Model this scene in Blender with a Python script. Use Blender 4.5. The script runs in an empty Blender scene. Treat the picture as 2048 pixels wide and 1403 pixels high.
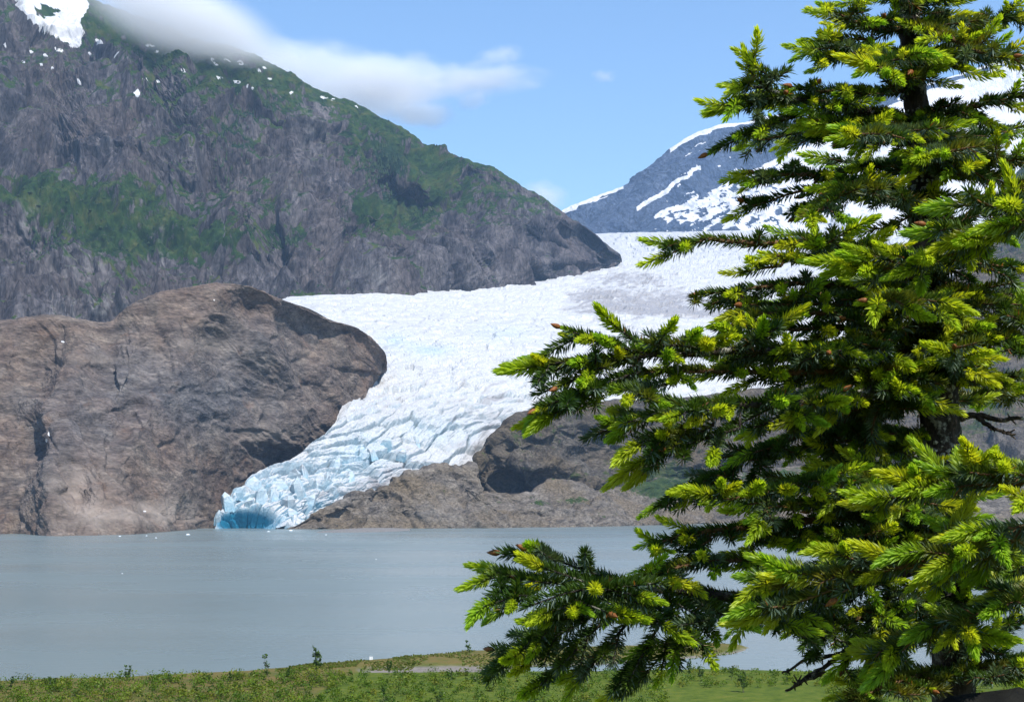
import bpy, math, random
import numpy as np
from mathutils import Vector, Matrix

scene = bpy.context.scene
R = math.radians
COL = scene.collection

# ------------------------------------------------------------------ camera
CAM_Z = 30.0                      # eye height above the lake
FPX = 2844.0                      # focal length in photo pixels (50 mm on 36 mm)
PITCH = math.atan((1000 - 701.5) / FPX)
cam_data = bpy.data.cameras.new('camera')
cam_data.sensor_width = 36.0
cam_data.lens = 50.0
cam_data.clip_start = 0.05
cam_data.clip_end = 60000.0
cam = bpy.data.objects.new('camera', cam_data)
cam.location = (0, 0, CAM_Z)
cam.rotation_euler = (R(90) + PITCH, 0, 0)
COL.objects.link(cam)
scene.camera = cam

# ------------------------------------------------------------------ light
SUN = Vector((0.38, -0.60, 1.0)).normalized()      # direction towards the sun
world = bpy.data.worlds.new('World')
scene.world = world
world.use_nodes = True
wn = world.node_tree.nodes
wl = world.node_tree.links
bg = wn['Background']
sky = wn.new('ShaderNodeTexSky')
sky.sky_type = 'NISHITA'
sky.sun_disc = False
sky.sun_elevation = math.asin(SUN.z)
sky.sun_rotation = math.atan2(SUN.x, SUN.y)
sky.altitude = 50
sky.air_density = 1.25
sky.dust_density = 0.0
sky.ozone_density = 6.5
wl.new(sky.outputs[0], bg.inputs[0])
bg.inputs[1].default_value = 0.145
sun_data = bpy.data.lights.new('sun', 'SUN')
sun_data.energy = 4.8
sun_data.angle = R(0.5)
sun_data.color = (1.0, 0.955, 0.89)
sun = bpy.data.objects.new('sun', sun_data)
sun.rotation_euler = SUN.to_track_quat('Z', 'Y').to_euler()
sun.location = (30, -30, 90)
COL.objects.link(sun)

scene.view_settings.view_transform = 'Standard'
scene.view_settings.look = 'None'
scene.view_settings.exposure = 0.42
scene.view_settings.gamma = 1.0
scene.view_settings.use_curve_mapping = False
scene.render.engine = 'CYCLES'
cy = scene.cycles
cy.use_denoising = True
cy.max_bounces = 6
cy.diffuse_bounces = 3
cy.glossy_bounces = 3
cy.transmission_bounces = 3
cy.transparent_max_bounces = 6
cy.volume_bounces = 3
cy.volume_step_rate = 1.0
cy.volume_max_steps = 128
cy.caustics_reflective = False
cy.caustics_refractive = False

# ------------------------------------------------------------------ helpers
CP, SP = math.cos(PITCH), math.sin(PITCH)


def P(px, py, d):
    """photo pixel + distance ahead (world y) -> world point (arrays too)"""
    a = (np.asarray(px, float) - 1024) / FPX
    b = (701.5 - np.asarray(py, float)) / FPX
    y = CP - b * SP
    z = SP + b * CP
    d = np.asarray(d, float)
    return np.stack([a / y * d, np.ones_like(a) * d, CAM_Z + z / y * d], -1)


def project(V):
    """world points -> photo pixels"""
    y, z = V[..., 1], V[..., 2] - CAM_Z
    f = y * CP + z * SP
    u = -y * SP + z * CP
    return 1024 + FPX * V[..., 0] / f, 701.5 - FPX * u / f


rng = np.random.default_rng(7)
PERM = rng.permutation(256).astype(np.int64)
PERM = np.concatenate([PERM, PERM, PERM])
GR = rng.normal(size=(256, 3))
GR /= np.linalg.norm(GR, axis=1)[:, None]
RV = rng.random((256, 3))


def perlin(p):
    i = np.floor(p).astype(np.int64)
    f = p - i
    i &= 255
    w = f * f * f * (f * (f * 6 - 15) + 10)
    out = 0.0
    for dx in (0, 1):
        hx = PERM[(i[..., 0] + dx) & 255]
        wx = w[..., 0] if dx else 1 - w[..., 0]
        for dy in (0, 1):
            hy = PERM[hx + ((i[..., 1] + dy) & 255)]
            wy = wx * (w[..., 1] if dy else 1 - w[..., 1])
            for dz in (0, 1):
                g = GR[PERM[hy + ((i[..., 2] + dz) & 255)]]
                dot = g[..., 0] * (f[..., 0] - dx) + g[..., 1] * (f[..., 1] - dy) + g[..., 2] * (f[..., 2] - dz)
                out = out + wy * (w[..., 2] if dz else 1 - w[..., 2]) * dot
    return out * 1.6


def fbm(p, o=4, gain=0.5):
    a, s, t = 1.0, 0.0, 0.0
    q = np.array(p, float)
    for k in range(o):
        s = s + a * perlin(q)
        t += a
        a *= gain
        q = q * 2.03 + 17.3
    return s / t


def ridged(p, o=4, gain=0.5):
    a, s, t = 1.0, 0.0, 0.0
    q = np.array(p, float)
    for k in range(o):
        s = s + a * (1 - 2 * np.abs(perlin(q)))
        t += a
        a *= gain
        q = q * 2.07 + 9.1
    return s / t


def worley(p):
    """2-D cells: F1, F2, random triple of the nearest cell and offset to its centre"""
    i = np.floor(p).astype(np.int64)
    f1 = np.full(p.shape[:-1], 9.0)
    f2 = np.full(p.shape[:-1], 9.0)
    rid = np.zeros(p.shape[:-1], np.int64)
    off = np.zeros(p.shape)
    for dx in (-1, 0, 1):
        for dy in (-1, 0, 1):
            c = i + np.array([dx, dy])
            h = PERM[PERM[c[..., 0] & 255] + (c[..., 1] & 255)]
            d = p - (c + 0.1 + 0.8 * RV[h][..., :2])
            r = np.hypot(d[..., 0], d[..., 1])
            near = r < f1
            f2 = np.where(near, f1, np.minimum(f2, r))
            f1 = np.where(near, r, f1)
            rid = np.where(near, PERM[h + 31], rid)
            off = np.where(near[..., None], d, off)
    return f1, f2, RV[rid], off


def sstep(a, b, x):
    t = np.clip((x - a) / (b - a), 0, 1)
    return t * t * (3 - 2 * t)


def soften(A, n=1):
    for _ in range(n):
        B = np.pad(A, 1, mode='edge')
        A = (B[:-2, 1:-1] + B[2:, 1:-1] + B[1:-1, :-2] + B[1:-1, 2:] + 2 * A + .5 * (B[:-2, :-2] + B[2:, 2:] + B[:-2, 2:] + B[2:, :-2])) / 8
    return A


def catmull(C, n, axis):
    """resample control points along an axis with a Catmull-Rom spline"""
    C = np.moveaxis(np.asarray(C, float), axis, 0)
    m = C.shape[0]
    t = np.linspace(0, m - 1, n)
    k = np.clip(t.astype(int), 0, m - 2)
    f = (t - k).reshape((-1,) + (1,) * (C.ndim - 1))
    Cp = np.concatenate([[2 * C[0] - C[1]], C, [2 * C[-1] - C[-2]]])
    p0, p1, p2, p3 = Cp[k], Cp[k + 1], Cp[k + 2], Cp[k + 3]
    o = 0.5 * (2 * p1 + (p2 - p0) * f + (2 * p0 - 5 * p1 + 4 * p2 - p3) * f ** 2 + (3 * p1 - p0 - 3 * p2 + p3) * f ** 3)
    return np.moveaxis(o, 0, axis)


def surface(C, nr, nc):
    """control grid of (px,py,depth) -> smooth world grid (nr,nc,3)"""
    C = np.asarray(C, float)
    W = P(C[..., 0], C[..., 1], C[..., 2])
    return catmull(catmull(W, nr, 0), nc, 1)


def grid_normals(G):
    du = np.gradient(G, axis=1)
    dv = np.gradient(G, axis=0)
    n = np.cross(du, dv)
    n /= np.linalg.norm(n, axis=-1)[..., None] + 1e-9
    if n[..., 2].mean() < 0:
        n = -n
    return n


def mesh_np(name, V, F, smooth=False, mats=None, attrs=None, mat_index=None):
    V = np.ascontiguousarray(V, np.float32).reshape(-1, 3)
    F = np.ascontiguousarray(F, np.int32)
    k = F.shape[1]
    me = bpy.data.meshes.new(name)
    me.vertices.add(len(V))
    me.vertices.foreach_set('co', V.ravel())
    me.loops.add(F.size)
    me.loops.foreach_set('vertex_index', F.ravel())
    me.polygons.add(len(F))
    me.polygons.foreach_set('loop_start', np.arange(0, F.size, k, dtype=np.int32))
    if mat_index is not None:
        me.polygons.foreach_set('material_index', np.asarray(mat_index, np.int32))
    me.polygons.foreach_set('use_smooth', np.full(len(F), smooth))
    for n, a in (attrs or {}).items():
        a = np.ascontiguousarray(a, np.float32)
        if a.ndim == 2 and a.shape[1] == 3:
            at = me.attributes.new(n, 'FLOAT_COLOR', 'POINT')
            at.data.foreach_set('color', np.concatenate([a, np.ones((len(a), 1), np.float32)], 1).ravel())
        else:
            at = me.attributes.new(n, 'FLOAT', 'POINT')
            at.data.foreach_set('value', a.ravel())
    me.update(calc_edges=True)
    for m in (mats or []):
        me.materials.append(m)
    return me


def grid_faces(nr, nc):
    i = np.arange(nr * nc).reshape(nr, nc)
    return np.stack([i[:-1, :-1], i[1:, :-1], i[1:, 1:], i[:-1, 1:]], -1).reshape(-1, 4)


def link(name, me, parent=None, **props):
    o = bpy.data.objects.new(name, me)
    COL.objects.link(o)
    if parent is not None:
        o.parent = parent
    for k, v in props.items():
        o[k] = v
    return o


def tag(o, label=None, category=None, group=None, kind=None):
    for k, v in (('label', label), ('category', category), ('group', group), ('kind', kind)):
        if v:
            o[k] = v
    return o


# ---- material helper
class M:
    def __init__(s, name):
        s.m = bpy.data.materials.new(name)
        s.m.use_nodes = True
        s.t = s.m.node_tree
        s.n = s.t.nodes
        s.bsdf = s.n['Principled BSDF']
        s.out = s.n['Material Output']
        s.geo = s.n.new('ShaderNodeNewGeometry')

    def new(s, kind, **kw):
        nd = s.n.new(kind)
        for k, v in kw.items():
            setattr(nd, k, v)
        return nd

    def put(s, sock, v):
        if isinstance(v, bpy.types.NodeSocket):
            s.t.links.new(v, sock)
        elif v is not None:
            if isinstance(v, tuple) and len(v) == 3 and sock.type == 'RGBA':
                v = v + (1,)
            sock.default_value = v

    def pos(s, scale=(1, 1, 1), warp=None):
        mp = s.new('ShaderNodeMapping')
        s.put(mp.inputs[0], s.geo.outputs['Position'])
        mp.inputs['Scale'].default_value = scale
        return mp.outputs[0]

    def noise(s, scale, detail=6, rough=0.55, vec=None, lac=2.0, dist=0.0, typ='FBM'):
        nd = s.new('ShaderNodeTexNoise')
        nd.noise_type = typ
        s.put(nd.inputs['Vector'], vec if vec is not None else s.geo.outputs['Position'])
        nd.inputs['Scale'].default_value = scale
        nd.inputs['Detail'].default_value = detail
        nd.inputs['Roughness'].default_value = rough
        nd.inputs['Lacunarity'].default_value = lac
        nd.inputs['Distortion'].default_value = dist
        return nd.outputs[0]

    def voro(s, scale, vec=None, feature='F1', out=0):
        nd = s.new('ShaderNodeTexVoronoi')
        nd.feature = feature
        s.put(nd.inputs['Vector'], vec if vec is not None else s.geo.outputs['Position'])
        nd.inputs['Scale'].default_value = scale
        return nd.outputs[out]

    def attr(s, name, col=False):
        nd = s.new('ShaderNodeAttribute')
        nd.attribute_name = name
        return nd.outputs['Color' if col else 'Fac']

    def ramp(s, fac, stops, interp='LINEAR'):
        nd = s.new('ShaderNodeValToRGB')
        nd.color_ramp.interpolation = interp
        e = nd.color_ramp.elements
        while len(e) < len(stops):
            e.new(0.5)
        for k, (p, c) in enumerate(stops):
            e[k].position = p
            e[k].color = (c + (1,)) if isinstance(c, tuple) else (c, c, c, 1)
        s.put(nd.inputs[0], fac)
        return nd.outputs[0]

    def mix(s, fac, a, b, blend='MIX'):
        nd = s.new('ShaderNodeMix')
        nd.data_type = 'RGBA'
        nd.blend_type = blend
        s.put(nd.inputs[0], fac)
        s.put(nd.inputs[6], a)
        s.put(nd.inputs[7], b)
        return nd.outputs[2]

    def math(s, op, a, b=None, clamp=False):
        nd = s.new('ShaderNodeMath')
        nd.operation = op
        nd.use_clamp = clamp
        s.put(nd.inputs[0], a)
        if b is not None:
            s.put(nd.inputs[1], b)
        return nd.outputs[0]

    def bump(s, h, dist, strength=1.0, normal=None):
        nd = s.new('ShaderNodeBump')
        nd.inputs['Strength'].default_value = strength
        nd.inputs['Distance'].default_value = dist
        s.put(nd.inputs['Height'], h)
        if normal is not None:
            s.put(nd.inputs['Normal'], normal)
        return nd.outputs[0]

    def done(s, color=None, rough=0.9, normal=None, spec=0.2):
        s.put(s.bsdf.inputs['Base Color'], color)
        s.put(s.bsdf.inputs['Roughness'], rough)
        s.bsdf.inputs['Specular IOR Level'].default_value = spec
        if normal is not None:
            s.put(s.bsdf.inputs['Normal'], normal)
        return s.m


def blobs(px, py, lst):
    """sum of soft ellipses (x, y, rx, ry, weight) around points of the slope"""
    o = np.zeros_like(px)
    for x, y, rx, ry, w in lst:
        o += w * np.exp(-(((px - x) / rx) ** 2 + ((py - y) / ry) ** 2))
    return o

# ================================================================== SETTING
# ---- rock materials
def rock_material(name, dark, mid, light, warm, scale, veg=None, snow=False, strata=(1, 1, 1), bump_d=1.5):
    m = M(name)
    v = m.pos(strata)
    n1 = m.noise(scale * 0.25, 8, 0.6, v)
    n2 = m.noise(scale, 10, 0.68, v, dist=0.6)
    n3 = m.noise(scale * 6, 8, 0.7, v)
    c = m.ramp(n2, [(0.28, dark), (0.47, mid), (0.72, light)])
    c = m.mix(m.ramp(n1, [(0.42, 0.0), (0.62, 0.75)]), c, warm)
    cr = m.noise(scale * 1.7, 6, 0.6, v, typ='RIDGED_MULTIFRACTAL', dist=0.8)
    c = m.mix(1.0, c, m.ramp(n3, [(0.32, 0.42), (0.5, 0.95), (0.68, 1.5)]), 'MULTIPLY')
    crk = m.ramp(m.voro(scale * 2.6, m.mix(0.10, v, m.noise(scale * 3, 4, .6, v)), 'DISTANCE_TO_EDGE'), [(0.0, 0.25), (0.06, 1.0)])
    c = m.mix(0.6, c, m.mix(1.0, c, crk, 'MULTIPLY'))
    h = m.math('ADD', m.math('MULTIPLY', n2, 1.0), m.math('MULTIPLY', n3, 0.45))
    if veg:
        va = m.attr('veg')
        nv = m.noise(scale * 2.0, 9, 0.72, v, dist=0.7)
        g = m.ramp(m.noise(scale * 1.1, 9, 0.68), [(0.36, veg[0]), (0.5, veg[1]), (0.64, veg[2])])
        g = m.mix(m.ramp(nv, [(0.35, 0.6), (0.6, 0.0)]), g, veg[0])
        g = m.mix(m.attr('wood'), g, m.mix(nv, (0.008, 0.02, 0.012), (0.02, 0.045, 0.02)))
        f = m.ramp(m.math('ADD', va, m.math('MULTIPLY', m.math('SUBTRACT', nv, 0.5), 2.4)), [(0.44, 0.0), (0.60, 1.0)])
        c = m.mix(f, c, g)
    c = m.mix(m.attr('pale'), c, m.mix(n3, mid, (0.40, 0.38, 0.36)))
    if snow:
        ns = m.noise(scale * 3, 5, 0.6)
        f = m.ramp(m.math('ADD', m.attr('snow'), m.math('MULTIPLY', m.math('SUBTRACT', ns, 0.5), 0.35)), [(0.45, 0.0), (0.55, 1.0)])
        c = m.mix(f, c, m.ramp(ns, [(0.3, (0.52, 0.53, 0.56)), (0.6, (0.66, 0.66, 0.67))]))
    return m.done(c, 0.92, m.bump(h, bump_d, 0.9), 0.12)


def build_ground(name, G, mat, attrs=None, smooth=False, label=None):
    nr, nc = G.shape[:2]
    me = mesh_np(name, G, grid_faces(nr, nc), smooth, [mat], {k: a.ravel() for k, a in (attrs or {}).items()})
    return tag(link(name, me), label, None, None, 'structure')


def rows_between(cols, fr, g=lambda t: t, jit=0, back=(60, 350), under=(70, -60), seed=1):
    """columns of (crest, base) pixel/depth triples -> control grid with a back row and a buried foot row"""
    r = np.random.default_rng(seed)
    out = []
    c = np.array([a for a, b in cols], float)
    b = np.array([b for a, b in cols], float)
    out.append(c + np.array([0, back[0], back[1]]))
    for t in fr:
        p = c * (1 - t) + b * t
        gt = g(t)
        p[:, 2] = c[:, 2] * (1 - gt) + b[:, 2] * gt
        if 0 < t < 1:
            p[:, 2] += r.normal(0, jit, len(p))
        out.append(p)
    out.append(b + np.array([0, under[0], under[1]]))
    return np.array(out)


def facets(U, V_, sizes):
    """jointed rock: tilted planar blocks with straight edges at several sizes (zero mean)"""
    o = np.zeros_like(U)
    for k, (s, amp) in enumerate(sizes):
        f1, f2, rv, off = worley(np.stack([U / s + 3.1 * k, V_ / (s * 1.7) + 5.7 * k], -1))
        o += amp * ((rv[..., 0] - .5) * .9 + 1.6 * (off[..., 0] * (rv[..., 1] - .5) + off[..., 1] * (rv[..., 2] - .5)) - .16 * sstep(.10, 0, f2 - f1))
    return soften(o - o.mean(), 1)


# ---- mountain on the left
LM = [((-700, -330, 4300), (-700, 660, 2300)), ((-300, -230, 4300), (-300, 650, 2400)),
      ((0, -130, 4250), (0, 645, 2500)), ((110, -50, 4200), (100, 640, 2560)),
      ((190, 5, 4150), (180, 635, 2600)), ((300, 45, 4100), (270, 625, 2650)),
      ((400, 82, 4050), (370, 612, 2720)), ((500, 112, 4000), (480, 604, 2800)),
      ((600, 165, 4000), (580, 602, 2900)), ((700, 208, 4000), (690, 596, 3020)),
      ((800, 253, 4020), (790, 592, 3200)), ((900, 302, 4050), (890, 588, 3380)),
      ((1000, 345, 4100), (990, 576, 3600)), ((1070, 386, 4150), (1070, 566, 3800)),
      ((1130, 428, 4200), (1130, 556, 3950)), ((1180, 464, 4250), (1180, 547, 4080)),
      ((1222, 498, 4300), (1212, 537, 4200)), ((1243, 518, 4350), (1238, 529, 4330)),
      ((1236, 545, 4700), (1236, 552, 4690))]
C = rows_between(LM, (0, .13, .27, .42, .57, .72, .86, 1.0), lambda t: t ** 0.85, 45, seed=4)
# the slab buttress and the gully beside it
G = surface(C, 370, 560)
N = grid_normals(G)
px, py = project(G)
edge = sstep(0.0, 0.10, np.linspace(0, 1, 370))[:, None] * np.ones((1, 560))
crest_calm = 0.25 + 0.75 * sstep(0.13, 0.3, np.linspace(0, 1, 370))[:, None]
end_calm = sstep(1250, 930, px) * 0.85 + 0.15
Q = G * np.array([1, 1, 0.45])
warp = np.stack([fbm(Q / 350 + 3, 3), fbm(Q / 350 + 40, 3), fbm(Q / 350 + 80, 3)], -1) * 90
crest_big = .06 + .94 * sstep(0.13, 0.34, np.linspace(0, 1, 370))[:, None]
D = 120 * (ridged((Q + warp) / 520, 2) - .45) * crest_big
D += 75 * (ridged((Q + warp) / 210 + 5, 3) - .4) * crest_big
D += 26 * (ridged((Q + warp * .5) / 75 + 9, 4, .6) - .4) * (0.3 + 0.7 * crest_calm)
D += facets(G[..., 0] + .35 * G[..., 1] + 20 * fbm(G / 90, 2), G[..., 2] + .25 * G[..., 0], ((190, 62), (75, 30), (30, 11))) * crest_calm
D += 4.0 * fbm(G / 14, 3)
D *= 1 - .65 * np.exp(-(((px - 105) / 85) ** 2 + ((py - 30) / 75) ** 2) ** 2)
G = G + N * (D * end_calm)[..., None]
N = grid_normals(G)
px, py = project(G)
crest_y = np.interp(px, [c[0][0] for c in LM[:-1]], [c[0][1] for c in LM[:-1]])
below = py - crest_y
nz = fbm(G / 160 + 7, 5, .6)
nzf = fbm(G / 30 + 11, 4, .6)
veg = 0.45 + 1.25 * (N[..., 2] - 0.58) + 0.55 * nz + 0.45 * nzf
veg += 0.42 * sstep(130, 20, below) * sstep(1150, 900, px)
veg += blobs(px, py, [(150, 430, 190, 65, .95), (40, 380, 90, 40, .4), (300, 480, 120, 45, .8), (420, 490, 110, 45, .75),
                      (360, 185, 140, 60, .4), (460, 270, 70, 80, .55), (300, 330, 60, 90, .3), (760, 425, 110, 42, .95),
                      (880, 395, 90, 40, .75), (770, 340, 60, 70, .7), (600, 480, 55, 30, .5), (830, 535, 60, 28, .65),
                      (545, 345, 30, 40, .35), (870, 330, 80, 40, .4), (985, 420, 60, 30, .3), (690, 300, 40, 30, .4),
                      (230, 290, 80, 70, -.6), (90, 250, 110, 70, -.3), (560, 330, 55, 60, -.45), (650, 420, 40, 80, -.9),
                      (640, 250, 50, 45, -.5), (960, 500, 160, 60, -.55), (60, 560, 110, 60, -.6), (1150, 500, 80, 50, -.7),
                      (500, 545, 110, 40, -.6), (720, 370, 50, 35, -.7), (770, 550, 50, 60, -.5), (20, 450, 40, 60, -.6),
                      (330, 520, 26, 60, -.4), (430, 340, 50, 40, -.3)])
wood = sstep(.25, .6, blobs(px, py, [(770, 345, 45, 62, 1.0), (470, 290, 40, 75, .8), (80, 480, 60, 40, .55), (520, 210, 60, 40, .5),
                              (440, 350, 20, 50, .6), (580, 480, 40, 25, .6), (300, 560, 40, 30, .4), (690, 340, 25, 40, .4)]) + .25 * nzf)
specks = [(63, 80, 9, 3), (116, 99, 12, 5), (62, 104, 5, 5), (91, 111, 6, 4), (84, 129, 4, 3), (106, 137, 5, 3), (157, 163, 8, 4),
          (274, 186, 7, 9), (289, 157, 6, 3), (316, 161, 4, 3), (198, 84, 11, 7), (215, 108, 8, 4), (233, 107, 5, 3), (301, 92, 12, 3),
          (315, 103, 5, 3), (366, 143, 6, 3), (431, 128, 8, 4), (455, 121, 9, 3), (482, 126, 10, 4), (438, 155, 9, 3), (474, 164, 8, 5),
          (496, 173, 5, 3), (506, 177, 4, 4), (539, 158, 6, 3), (517, 141, 4, 3), (583, 186, 4, 5), (648, 195, 9, 3), (667, 198, 5, 3),
          (448, 195, 3, 4), (12, 88, 5, 4), (715, 213, 4, 3), (178, 108, 4, 4), (46, 124, 4, 3), (530, 136, 6, 2), (424, 118, 5, 3)]
wob = 1 + 0.8 * nzf
snow = np.zeros_like(px)
wx, wy = px + 5 * nzf + 4 * fbm(G / 14, 2), py + 5 * fbm(G / 18 + 50, 3)
for x, y, rx, ry in specks:
    snow = np.maximum(snow, 1.0 - 0.5 * ((wx - x) / (rx * .9)) ** 2 - 0.5 * ((wy - y - .25 * (wx - x)) / (ry * .75)) ** 2)
wx, wy = px + 7 * nzf + 4 * fbm(G / 16, 2), py + 7 * fbm(G / 25 + 70, 3)
left = np.interp(wy, [-200, 0, 18, 55, 80, 98], [-160, 26, 34, 78, 120, 152])
right = np.interp(wy, [-200, -60, 15, 45, 65, 98], [120, 150, 182, 162, 172, 160])
gul = np.minimum(wx - left, right - wx) / 6.0 - 6 * (wy > 100)
rock_island = 1.6 - ((wx + 9 * nz - 97 - .5 * (wy - 26)) / 27) ** 2 - ((wy + 14 * fbm(G / 40 + 33, 3) - 24) / 12) ** 2
gul = np.where(rock_island > 0.6, -1, gul)
snow = np.clip(np.maximum(snow, gul), 0, 1)
pale = np.clip(blobs(px, py, [(200, 615, 60, 18, .8), (55, 450, 35, 45, .45), (170, 540, 80, 40, .3), (325, 520, 9, 60, .6), (765, 560, 22, 50, .45),
                              (690, 548, 50, 20, .3), (620, 250, 22, 45, .5), (580, 390, 14, 40, .4), (625, 380, 30, 90, .12)]) * 1.6 * sstep(-.05, .30, fbm(G * np.array([1, 1, .5]) / 18 + 5, 4, .65)), 0, .75)
mat_lm = rock_material('mountain_rock', (0.016, 0.015, 0.019), (0.068, 0.062, 0.068), (0.185, 0.170, 0.172), (0.092, 0.075, 0.071), 0.018,
                       veg=((0.008, 0.022, 0.008), (0.030, 0.062, 0.014), (0.075, 0.085, 0.024)), snow=True, strata=(1.3, 1, 0.45), bump_d=11)
build_ground('mountain_left', G, mat_lm, dict(veg=np.clip(veg, 0, .80), wood=wood, snow=snow, pale=pale),
             label='dark grey cliffed mountain with green scrub left of the glacier')
LM_G, LM_veg, LM_wood, LM_N, LM_px, LM_py = G, veg, wood, N, px, py

# small conifers and alder scrub clinging to that mountain: one far-off mass
sel = rng.random(G.shape[:2])
dens = 0.16 * np.clip(LM_wood, 0, 1) + 0.02 * sstep(.5, .9, veg)
rowm = (np.arange(370) > 50)[:, None]
idx = np.argwhere((sel < dens) & rowm & (px > -60) & (px < 1180) & (py > 60) & (py < 620))
idx = idx[rng.permutation(len(idx))[:9000]]
tv, tf = [], []
ang = np.arange(5) * 2 * np.pi / 5
base5 = np.stack([np.cos(ang), np.sin(ang), np.zeros(5)], -1)
pts = G[idx[:, 0], idx[:, 1]]
isw = LM_wood[idx[:, 0], idx[:, 1]] > .35
hh = np.where(isw, rng.uniform(7, 15, len(idx)), rng.uniform(2.5, 6, len(idx)))
rr = np.where(isw, hh * rng.uniform(.16, .26, len(idx)), hh * rng.uniform(.5, .9, len(idx)))
ring = pts[:, None, :] + base5[None] * rr[:, None, None] * rng.uniform(.6, 1.3, (len(idx), 5, 1)) + np.array([0, 0, .3])
apex = pts + np.stack([rng.normal(0, .3, len(idx)), rng.normal(0, .3, len(idx)), hh], -1)
V = np.concatenate([ring, apex[:, None]], 1).reshape(-1, 3)
b6 = (np.arange(len(idx)) * 6)[:, None, None]
F = (np.array([[k, (k + 1) % 5, 5] for k in range(5)])[None] + b6).reshape(-1, 3)
m = M('far_scrub')
m.done(m.ramp(m.noise(0.05, 4), [(0.3, (0.010, 0.022, 0.010)), (0.7, (0.035, 0.06, 0.02))]), 0.9)
tag(link('mountain_scrub', mesh_np('mountain_scrub', V, F, True, [m.m])), 'dark green conifers and scrub clinging to the left mountain', 'scrub', None, 'stuff')

# ---- bare rock dome between the mountain and the lake
DOME = [((-420, 660, 1650), (-420, 1066, 1210)), ((-150, 645, 1650), (-150, 1064, 1245)), ((0, 632, 1650), (0, 1063, 1290)), ((60, 626, 1640), (70, 1064, 1270)),
        ((110, 622, 1650), (97, 1070, 1216)), ((165, 631, 1660), (150, 1070, 1216)), ((215, 635, 1680), (205, 1068, 1240)),
        ((250, 607, 1690), (262, 1066, 1270)), ((300, 583, 1700), (310, 1063, 1340)), ((370, 568, 1720), (370, 1060, 1420)),
        ((440, 557, 1740), (430, 1058, 1560)), ((500, 564, 1760), (490, 1048, 1650)), ((560, 588, 1810), (545, 1020, 1730)),
        ((620, 615, 1880), (600, 990, 1790)), ((670, 636, 1950), (645, 960, 1830)), ((722, 652, 2010), (672, 905, 1880)),
        ((755, 678, 2050), (690, 880, 1910)), ((776, 712, 2090), (700, 850, 1950)), ((768, 745, 2140), (695, 845, 2000)), ((730, 790, 2200), (690, 850, 2080))]
C = rows_between(DOME, (0, .12, .28, .45, .62, .8, 1.0), lambda t: t ** 0.9, 14, back=(70, 260), under=(50, -40), seed=9)
NR, NC = 310, 400
G = surface(C, NR, NC)
N = grid_normals(G)
px, py = project(G)
tt = np.linspace(0, 1, NR)[:, None]
calm = 0.22 + 0.78 * sstep(0.12, 0.3, tt)
# grooves run down to the left, the way the ice once scraped the dome
A = np.stack([(G[..., 0] + 0.9 * G[..., 2]) / 1.0, G[..., 1] * .6, (G[..., 2] - 0.8 * G[..., 0]) * 0.3], -1)
wp = np.stack([fbm(G / 120 + 3, 3), fbm(G / 120 + 30, 3), fbm(G / 120 + 60, 3)], -1) * 45
wp *= .5
D = 10 * (ridged((A + wp) / 210, 2) - .45) * calm + 8 * (ridged((A + wp) / 75 + 4, 3) - .4) * calm
D += facets(A[..., 0] + 8 * fbm(G / 50, 2), A[..., 2] * 3.0 + 8 * fbm(G / 50 + 9, 2), ((120, 7), (46, 7.5), (18, 3), (8, 1))) * calm
D += 2.0 * (ridged(A / 14 + 8, 3, .6) - .4) + .7 * fbm(A / 5, 2)
D -= 6
D *= sstep(1.0, .93, tt) * .6 + .4
rim = sstep(NC - 18, NC - 72, np.arange(NC))[None] * .75 + .25
G = G + N * (D * rim)[..., None]
px, py = project(G)
m = M('dome_rock')
mp = m.new('ShaderNodeMapping')
m.put(mp.inputs[0], m.geo.outputs['Position'])
mp.inputs['Rotation'].default_value = (0, R(35), R(10))
mp.inputs['Scale'].default_value = (0.35, 0.6, 1.4)
v = mp.outputs[0]
big = m.noise(0.012, 5, 0.6, dist=1.0)
n2 = m.noise(0.07, 11, 0.72, v, dist=0.25)
n3 = m.noise(0.45, 7, 0.7, v)
c = m.ramp(n2, [(0.30, (0.028, 0.023, 0.020)), (0.48, (0.100, 0.080, 0.066)), (0.70, (0.22, 0.178, 0.142))])
c = m.mix(m.ramp(big, [(0.42, 0.0), (0.62, 0.8)]), c, m.ramp(n2, [(0.3, (0.048, 0.033, 0.026)), (0.52, (0.125, 0.087, 0.067)), (0.75, (0.225, 0.163, 0.123))]))
c = m.mix(m.attr('grey'), c, m.ramp(n2, [(0.3, (0.035, 0.034, 0.038)), (0.5, (0.085, 0.08, 0.082)), (0.75, (0.19, 0.175, 0.165))]))
c = m.mix(1.0, c, m.ramp(n3, [(0.32, 0.40), (0.5, 0.95), (0.68, 1.5)]), 'MULTIPLY')
gro = m.noise(0.10, 6, 0.6, v, typ='RIDGED_MULTIFRACTAL', dist=0.3)
c = m.mix(1.0, c, m.ramp(gro, [(0.05, 1.15), (0.9, 0.5)]), 'MULTIPLY')
c = m.mix(m.ramp(m.noise(0.022, 7, .65), [(0.60, 0.0), (0.70, 0.4)]), c, (0.19, 0.11, 0.07))
c = m.mix(m.attr('pale'), c, (0.36, 0.30, 0.25))
c = m.mix(m.ramp(m.attr('snow'), [(0.45, 0.0), (0.6, 1.0)]), c, (0.8, 0.8, 0.82))
h = m.math('ADD', n2, m.math('MULTIPLY', n3, 0.3))
mat_dome = m.done(c, 0.9, m.bump(h, 3.2, 1.0), 0.15)
nn = fbm(G / 30, 4)
grey = np.clip(blobs(px, py, [(420, 800, 170, 80, 1.0), (250, 740, 90, 60, .5), (520, 680, 120, 70, .5), (150, 860, 90, 90, .6), (60, 900, 40, 80, .4)]) + .5 * nn, 0, 1)
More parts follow.
